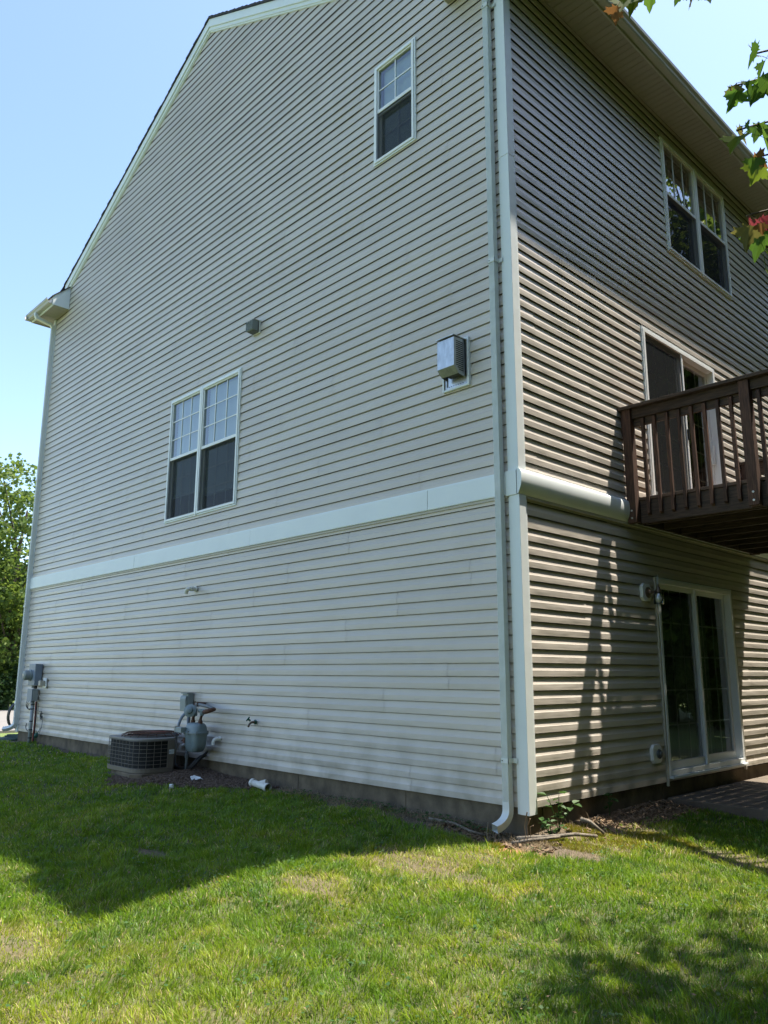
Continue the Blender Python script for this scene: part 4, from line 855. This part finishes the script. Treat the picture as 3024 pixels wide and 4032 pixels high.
for i in range(420):
    cx_, cy_ = r9.uniform(-5, 3.4), r9.uniform(-5.2, .0)
    if cx_ > 0 and r9.random() < .3: cy_ += 2
    if cx_ < 0.1 and cy_ > -.5: continue
    for k_ in range(r9.randint(3, 9)):
        p = Vector(gp_(cx_+r9.gauss(0, .05), cy_+r9.gauss(0, .05), r9.uniform(.03, .055))); a2 = r9.uniform(0, 6.3); L_ = r9.uniform(.014, .03)
        d_ = Vector((math.cos(a2), math.sin(a2), r9.uniform(-.1, .5))); sd = Vector((-d_.y, d_.x, r9.uniform(-.2, .2)))
        cw.add([p, p+d_*L_*.5+sd*L_*.5, p+d_*L_, p+d_*L_*.5-sd*L_*.5], [(0, 1, 2, 3)])
tag(cw.build('lawn_clover', M['weed'], None, kind='stuff'), 'scattered clover and broadleaf weeds in the lawn', 'clover')
fl = MB()
for i in range(260):
    p = Vector(gp_(r9.uniform(-4, 3.2), r9.uniform(-5, -.6), r9.uniform(.03, .06))); a2 = r9.uniform(0, 6.3); L_ = r9.uniform(.01, .028); d_ = Vector((math.cos(a2), math.sin(a2), r9.uniform(-.3, .3))); sd = Vector((-d_.y, d_.x, .2))
    fl.add([p, p+d_*L_*.5+sd*L_*.35, p+d_*L_, p+d_*L_*.5-sd*L_*.35], [(0, 1, 2, 3)])
tag(fl.build('lawn_litter', M['deadleaf'], None, kind='stuff'), 'tiny dry leaf bits scattered over the lawn', 'dead leaves')
# moss cushions near the house corner
X = []; Y = []
for cx_, cy_, rx, ry in ((.42, .04, .34, .14), (.62, .42, .36, .2), (-.12, -.34, .10, .07), (.85, .75, .35, .2), (.25, .55, .25, .2)):
    q = rs.normal(0, .5, (7000, 2)); q = q[(q**2).sum(1) < 1]; X.append(cx_+q[:, 0]*rx); Y.append(cy_+q[:, 1]*ry)
x = np.concatenate(X); y = np.concatenate(Y); n = len(x)
blades('moss', 'yellow-green moss cushions on the bare soil at the house corner', 'moss', x, y, rs.uniform(.012, .03, n), np.full(n, .005), np.array([.24, .235, .02])*rs.uniform(.6, 1.2, (n, 1)), .6)
# dry straw litter
x = np.concatenate([rs.uniform(-3.5, .3, 4200), rs.uniform(.0, .9, 1100), rs.normal(-.1, .45, 1000)]); y = np.concatenate([-.05-np.abs(rs.normal(0, .13, 4200)), rs.uniform(-.3, 1.0, 1100), rs.normal(-1.05, .25, 1000)]); n = len(x)
k = on_lawn(x, y); x, y = x[k], y[k]; n = len(x)
blades('straw_litter', 'pale dry grass litter along the foundation', 'dry grass', x, y, rs.uniform(.03, .08, n), np.full(n, .004), np.array([.34, .28, .17])*rs.uniform(.5, 1.2, (n, 1)), 1.35)
# ---------------------------------------------------------------- mulch chips and dead leaves
def chips(name, label, cat, xs, ys, size, m, flat=.35):
    V = []; F = []
    for x_, y_ in zip(xs, ys):
        z_ = gzf(x_, y_)+rs.uniform(0, .012); L_, w_, t_ = size*rs.uniform(.5, 1.6), size*rs.uniform(.2, .5), size*rs.uniform(.12, .3)
        a = rs.uniform(0, 6.3); p = rs.uniform(-flat, flat); c_, s_ = math.cos(a), math.sin(a)
        n0 = len(V)
        for i in (-1, 1):
            for j in (-1, 1):
                for k_ in (0, 1): V.append((x_+c_*i*L_/2-s_*j*w_/2, y_+s_*i*L_/2+c_*j*w_/2, z_+k_*t_+i*p*L_/2))
        F += [tuple(n0+q for q in f) for f in ((0, 1, 3, 2), (4, 6, 7, 5), (0, 4, 5, 1), (2, 3, 7, 6), (1, 5, 7, 3), (0, 2, 6, 4))]
    me = bpy.data.meshes.new(name); me.from_pydata(V, [], F); me.materials.append(m); o = bpy.data.objects.new(name, me); link(o); tag(o, label, cat, kind='stuff')
x = rs.uniform(-7.3, -3.7, 16000); y = rs.uniform(-1.4, .02, 16000); b, d = patch_fields(x, y); k = (b > .5) & on_lawn(x, y); x, y = x[k][:5200], y[k][:5200]
chips('mulch', 'dark bark mulch around the air conditioner and gas meter', 'mulch', x, y, .035, M['mulch'])
x = np.concatenate([rs.uniform(.02, .50, 900), rs.uniform(-.9, .4, 160)]); y = np.concatenate([.35+2.07*rs.uniform(0, 1, 900)**.7, rs.uniform(-.35, -.03, 160)])
chips('leaf_litter', 'brown dead leaves along the foundation below the patio door wall', 'dead leaves', x, y, .045, M['deadleaf'], .6)
# ---------------------------------------------------------------- weeds
def leaf_poly(w_, L_, n=7, heart=True):
    P = [(0, 0)]
    for i in range(1, n): t = i/n; P.append((w_*math.sin(math.pi*t**.7)*(1 if t < .5 else 1), L_*t))
    return P+[(0, L_)]+[(-p[0], p[1]) for p in P[1:][::-1]]
def weed(name, label, base, hgt, nst, spread, ls, seed, group='weeds at the house corner'):
    r = random.Random(seed); root = thing(name, label, 'weed', base, group); st = MB()
    for s_ in range(nst):
        a = r.uniform(0, 6.3); tip = Vector(base)+Vector((math.cos(a)*spread*r.random(), math.sin(a)*spread*r.random(), hgt*r.uniform(.6, 1)))
        pts = bez(base, Vector(base).lerp(tip, .5)+Vector((0, 0, hgt*.15)), tip, 5); st.tube(pts, [.004]*5+[.002], 5)
        for i in (2, 3, 4, 5, 5):
            p = pts[i]; a2 = r.uniform(0, 6.3); d_ = Vector((math.cos(a2), math.sin(a2), r.uniform(-.3, .5))).normalized(); sd = d_.cross(Vector((0, 0, 1))).normalized(); up = sd.cross(d_)
            L_ = ls*r.uniform(.7, 1.25); P = leaf_poly(L_*.38, L_); mb = MB()
            V = [p+sd*q[0]+d_*(q[1]+.01)+up*(-.25*(q[1]**2)/L_+abs(q[0])*.35) for q in P]; mid = [p+d_*.01, p+d_*(L_+.01)+up*(-.25*L_)]
            m_ = len(P)//2
            mb.add(V, [tuple(range(0, m_+1)), tuple([0]+list(range(m_, len(V))))]); mb.build('leaf', M['weed'], root)
    st.build('stem', M['weed'], root)
weed('weed_plant', 'tallest leafy weed growing against the foundation by the corner', gp_(.10, .30), .34, 4, .17, .075, 1)
weed('weed_plant', 'low bushy weed beside the fallen branches', gp_(.12, .14), .15, 4, .14, .055, 2)
weed('weed_plant', 'small lone weed at the foundation further from the corner', gp_(.07, 1.22), .22, 2, .06, .075, 3)
cl = MB()
for i in range(240):
    r = random.Random(i+50); x_ = -3.4+3.0*r.random()**.8; p = Vector(gp_(x_, -.08-.20*r.random()**1.5, r.uniform(.02, .06))); a2 = r.uniform(0, 6.3); L_ = r.uniform(.03, .055)
    d_ = Vector((math.cos(a2), math.sin(a2), r.uniform(-.2, .3))); sd = Vector((-d_.y, d_.x, r.uniform(-.2, .2)))
    cl.add([p, p+d_*L_*.5+sd*L_*.45, p+d_*L_+Vector((0, 0, -.01)), p+d_*L_*.5-sd*L_*.45], [(0, 1, 2, 3)])
tag(cl.build('ground_weeds', M['weed'], None, kind='stuff'), 'low broadleaf weeds along the gable foundation', 'weeds')
fox = MB()
for j in range(3): fox.tube([gp_(.06+.02*j, -.13, 0), gp_(.05+.03*j, -.14, .14), gp_(.09+.03*j, -.15, .26-.05*j)], [.003, .003, .006], 5)
tag(fox.build('dry_grass_stalk', M['deadleaf'], None), 'upright dry grass stalks at the house corner', 'dry grass')
# ================================================================ TREES
def tree(name, label, base, H, crown_c, crown_r, ncl, per, ls, leafm, seed, group, trunk_r=.2, keep=None, clump_r=.9):
    r = np.random.RandomState(seed); root = thing(name, label, 'tree', base, group); B = Vector(base); T = MB(); cc = np.array(crown_c); cr_ = np.array(crown_r)
    top = Vector((crown_c[0], crown_c[1], crown_c[2]+crown_r[2]*.5)); trunk = [B+(top-B)*t+Vector((.25*math.sin(4*t+seed), .25*math.cos(3*t+seed)-.25*math.cos(seed), 0))*t for t in [i/8 for i in range(9)]]
    T.tube([trunk[0]-Vector((0, 0, .3))]+trunk, [trunk_r*1.5]+[trunk_r*(1.15-.95*i/8) for i in range(9)], 9)
    cen = []
    while len(cen) < ncl:
        q = r.uniform(-1, 1, 3); l = np.linalg.norm(q)
        if l > 1 or l < .35: continue
        q = q*(.75+.25*l); cen.append(cc+q*cr_)
    Vs = []; 
    for i, c in enumerate(cen):
        cv = Vector(c)
        if i % 3 == 0 and (keep is None or keep(np.array([c]))[0]):
            s_ = trunk[min(7, max(2, int(8*(cv.z-B.z)/max(1, top.z-B.z)*.7)))]; T.tube(bez(s_, s_.lerp(cv, .5)+Vector((0, 0, .3)), cv, 5), [trunk_r*.30*(1-.15*k_) for k_ in range(6)], 5)
        m_ = per; p = c+r.normal(0, .45, (m_, 3))*clump_r*np.array([1, 1, .6])*r.uniform(.6, 1.25)
        Vs.append(p)
    p = np.concatenate(Vs)
    if keep is not None: p = p[keep(p)]
    n = len(p); a = r.normal(0, 1, (n, 3)); a[:, 2] *= .5; a[:, 2] -= .25; a /= np.linalg.norm(a, axis=1)[:, None]; b2 = np.cross(a, r.normal(0, 1, (n, 3))); b2 /= np.linalg.norm(b2, axis=1)[:, None]
    L_ = ls*r.uniform(.6, 1.3, (n, 1)); W_ = L_*.42
    V = np.stack([p, p+a*L_*.5+b2*W_, p+a*L_, p+a*L_*.5-b2*W_], 1).reshape(-1, 3)
    me = bpy.data.meshes.new('crown'); me.vertices.add(n*4); me.vertices.foreach_set('co', (V-np.array(base)).astype(np.float32).ravel()); me.loops.add(n*4); me.loops.foreach_set('vertex_index', np.arange(n*4, dtype=np.int32)); me.polygons.add(n); me.polygons.foreach_set('loop_start', (np.arange(n)*4).astype(np.int32)); me.update(calc_edges=True)
    me.materials.append(M[leafm]); o = bpy.data.objects.new('crown', me); link(o, root); T.build('trunk', M['bark'], root, smooth=True); return root
# street trees, seen past the far corner of the house
G1 = 'trees across the street'
tree('street_tree', 'tall green tree rising beside the far house corner', (-36.5, 7.7, -.6), 12, (-36.3, 7.6, 6.0), (3.8, 3.6, 6.4), 130, 130, .22, 'leaf', 21, G1, .22, clump_r=1.0)
tree('street_tree', 'darker tree partly cut off by the left edge', (-40, 6.4, -.6), 12, (-40, 6.0, 4.4), (3.4, 3.2, 5.0), 90, 130, .24, 'leaf_dark', 22, G1, .22)
tree('street_tree', 'dense dark tree behind the two street trees', (-54, 15.5, -.6), 12, (-54, 15.2, 4.6), (5, 5.4, 5.4), 110, 220, .34, 'leaf_dark', 23, G1, .25, clump_r=1.4)
tree('far_bush', 'round green bush on the lawn across the street', (-66, 15.8, -.6), 3, (-66, 15.8, 1.2), (3.4, 3.4, 2.2), 60, 200, .22, 'leaf', 24, G1, .12)
tree('far_bush', 'low dark hedge bush at the left edge in front of the street trees', (-35, 6.9, -.6), 2, (-35, 6.9, .5), (1.6, 1.6, 1.1), 24, 200, .16, 'leaf_dark', 25, G1, .06, clump_r=.6)
# backyard trees behind the photographer's right, partly reflected in the rear windows, partly added to block sky light
G2 = 'backyard trees reflected in the rear windows'
def copy_tree(root, loc, rz, sc, label):
    o = root.copy(); COL.objects.link(o); o.location = loc; o.rotation_euler = (0, 0, rz); o.scale = (sc, sc, sc); o['label'] = label
    for c in root.children: d_ = c.copy(); COL.objects.link(d_); d_.parent = o
    return o
bt = tree('backyard_tree', 'leafy backyard tree out of view, added for shade and reflections on the rear wall', (9.5, 15, -.8), 17, (9.5, 15, 8.6), (3.8, 3.8, 8.4), 210, 190, .42, 'leaf', 31, G2, .26, clump_r=1.2)
rt = tree('backyard_tree', 'airy backyard tree mirrored in the upper rear window', (4.6, 16.4, -.8), 19, (4.6, 16.4, 11.5), (3.6, 3.6, 7.4), 170, 150, .20, 'leaf', 33, G2, .2, clump_r=1.0)
row = [(10.2, -9.5+4.6*k+(.7 if k % 2 else -.5), .88+.05*(k % 4)) for k in range(9) if abs(-9.5+4.6*k-15) > 2.5]+[(15.5, -12+6.2*k, 1.12+.04*(k % 3)) for k in range(8)]+[(6.4, 22, 1.05), (3, 34, 1.2), (-5, 37, 1.1), (8.5, -14, 1.0), (10, -20, 1.1), (15, -22, 1.2), (6.8, 20, .35), (8.6, 23, .4), (9.2, 26.5, .4), (5.6, 26, .35)]  # copies out of view, added to block sky light and fill glass reflections
for i, (x_, y_, sc) in enumerate(row):
    copy_tree(bt, (x_, y_, -.8), i*1.7, sc, 'leafy backyard tree out of view, added for shade and reflections on the rear wall')
# maple beside the deck whose branches hang into the picture
def pxl(p):
    d_ = p-np.array(CAM); w_ = np.maximum(d_@np.array(cf), .05); return 1512+3065*(d_@np.array(cr2))/w_, 2016-3065*(d_@np.array(cu2))/w_, d_@np.array(cf)
def clear_of_view(p):
    u, v, w_ = pxl(p); return ~((w_ > 0) & (u > -100) & (u < 3085) & (v > -70) & (v < 4200))
mp_ = tree('maple_tree', 'maple tree with lobed leaves hanging in at the upper right', (5.3, .6, -.6), 9, (5.2, .7, 6.6), (2.5, 2.7, 2.4), 62, 110, .13, 'leaf', 41, None, .13, keep=clear_of_view, clump_r=.75)
tree('shade_maple', 'second maple out of view beyond the deck, added to shade the back lawn', (7.4, 5.2, -.8), 11, (7.0, 4.9, 7.6), (3.4, 4.2, 3.0), 120, 150, .16, 'leaf', 43, None, .16, keep=clear_of_view, clump_r=.9)  # unseen tree added to darken the yard and the space under the deck
HALF = [(0, 0), (.10, .06), (.30, -.04), (.24, .10), (.42, .16), (.58, .14), (.50, .26), (.66, .38), (.44, .42), (.40, .50), (.24, .46), (.26, .62), (.14, .70), (.10, .82), (0, 1.0)]
LEAFC = {'green': ((.035, .10, .012), (.075, .15, .02)), 'lime': ((.075, .125, .012), (.10, .15, .015)), 'olive': ((.08, .09, .02), (.13, .12, .03)), 'orange': ((.17, .085, .025), (.13, .09, .02)), 'red': ((.17, .02, .025), (.12, .04, .025))}
for k_, (c1, c2) in LEAFC.items(): M['maple_'+k_] = leafmat('maple_leaf_'+k_, c1, c2, .5, rough=.8)
def ray(u, v, dep): return CAM+(cf+cr2*((u-1512)/3065)+cu2*((2016-v)/3065))*dep
rl = random.Random(8)
def branch(pts, r0):
    b_ = MB().tube(pts, [r0*(1-.8*i/(len(pts)-1))+.0008 for i in range(len(pts))], 6).build('branch', M['bark'], mp_, smooth=True); return b_
def maple_leaf(br, p, size, color, droop):
    a = Vector((rl.uniform(-1, 1), rl.uniform(-1, 1), -droop)).normalized(); s_ = a.cross(Vector((rl.uniform(-.5, .5), rl.uniform(-.5, .5), 1))+cf*rl.uniform(-.9, .9)).normalized(); n_ = s_.cross(a); cur = rl.uniform(.1, .5); fold = rl.uniform(.1, .5)
    mb = MB(); V = []
    for sg_ in (1, -1):
        V = [p+s_*(q[0]*sg_*size)+a*(q[1]*size)-n_*(cur*size*q[1]**2)+n_*(fold*size*q[0]) for q in HALF]; mb.add(V, [tuple(range(len(V)))] if sg_ > 0 else [tuple(range(len(V)-1, -1, -1))])
    tgt = min(brp, key=lambda q: (q-p).length); pd = tgt-p; pd = pd*min(1, .06/max(pd.length, 1e-4)); mb.tube([p+pd, p+pd*.5+Vector((0, 0, .006)), p], .0011, 4)
    mb.build('leaf', M['maple_'+color], br)
sets = [  # twig start (off the frame), twig end, leaves (u, v, size, colour)
 ((3300, -420), (2445, 5), [(2432, 20, .085, 'orange'), (2462, 0, .10, 'lime'), (2505, -12, .10, 'lime'), (2480, -6, .09, 'green'), (2560, -50, .10, 'green'), (2590, -45, .11, 'green'), (2615, -60, .08, 'green'), (2735, -22, .08, 'olive'), (2760, -40, .07, 'green'), (2815, -55, .11, 'green'), (2700, -60, .09, 'green')]),
 ((3500, 160), (2960, 215), [(2992, 180, .10, 'green'), (2975, 215, .095, 'olive'), (3015, 235, .09, 'green')]),
 ((3500, 250), (2870, 345), [(2880, 335, .09, 'olive'), (2905, 350, .10, 'green'), (2935, 320, .06, 'green'), (2985, 305, .10, 'green'), (2960, 335, .09, 'green'), (3015, 320, .10, 'green')]),
 ((3500, 420), (2900, 515), [(2898, 510, .09, 'olive'), (2912, 535, .11, 'lime'), (2930, 495, .05, 'green'), (2985, 480, .09, 'green'), (2995, 510, .10, 'green'), (3015, 545, .09, 'green')]),
 ((3500, 560), (2965, 625), [(2960, 622, .08, 'orange'), (2985, 635, .10, 'lime'), (2978, 618, .08, 'green'), (3012, 650, .10, 'lime')]),
 ((3500, 780), (2940, 850), [(2945, 858, .075, 'red'), (2955, 885, .11, 'olive'), (2990, 855, .07, 'red'), (3000, 905, .13, 'green'), (3010, 985, .09, 'lime'), (3015, 1060, .10, 'lime'), (2998, 875, .06, 'orange')])]
hub = ray(3620, 60, 3.6)
for (s0, s1, lv) in sets:
    a_ = ray(*s0, 3.45); e_ = ray(*s1, 3.1); brp = [hub, a_]+bez(a_, a_.lerp(e_, .5)+Vector((0, 0, .06)), e_, 14)[1:]; br = branch(brp, .012)
    for (u_, v_, sz, c_) in lv: maple_leaf(br, ray(u_, v_, 3.1+rl.uniform(-.08, .08)), sz*.92, c_, rl.uniform(.5, 1.6))
branch([Vector((4.7, .45, 5.2)), Vector((4.6, -.6, 5.0)), hub.lerp(Vector((4.6, -.6, 5.0)), .4)+Vector((0, 0, .2)), hub], .035)
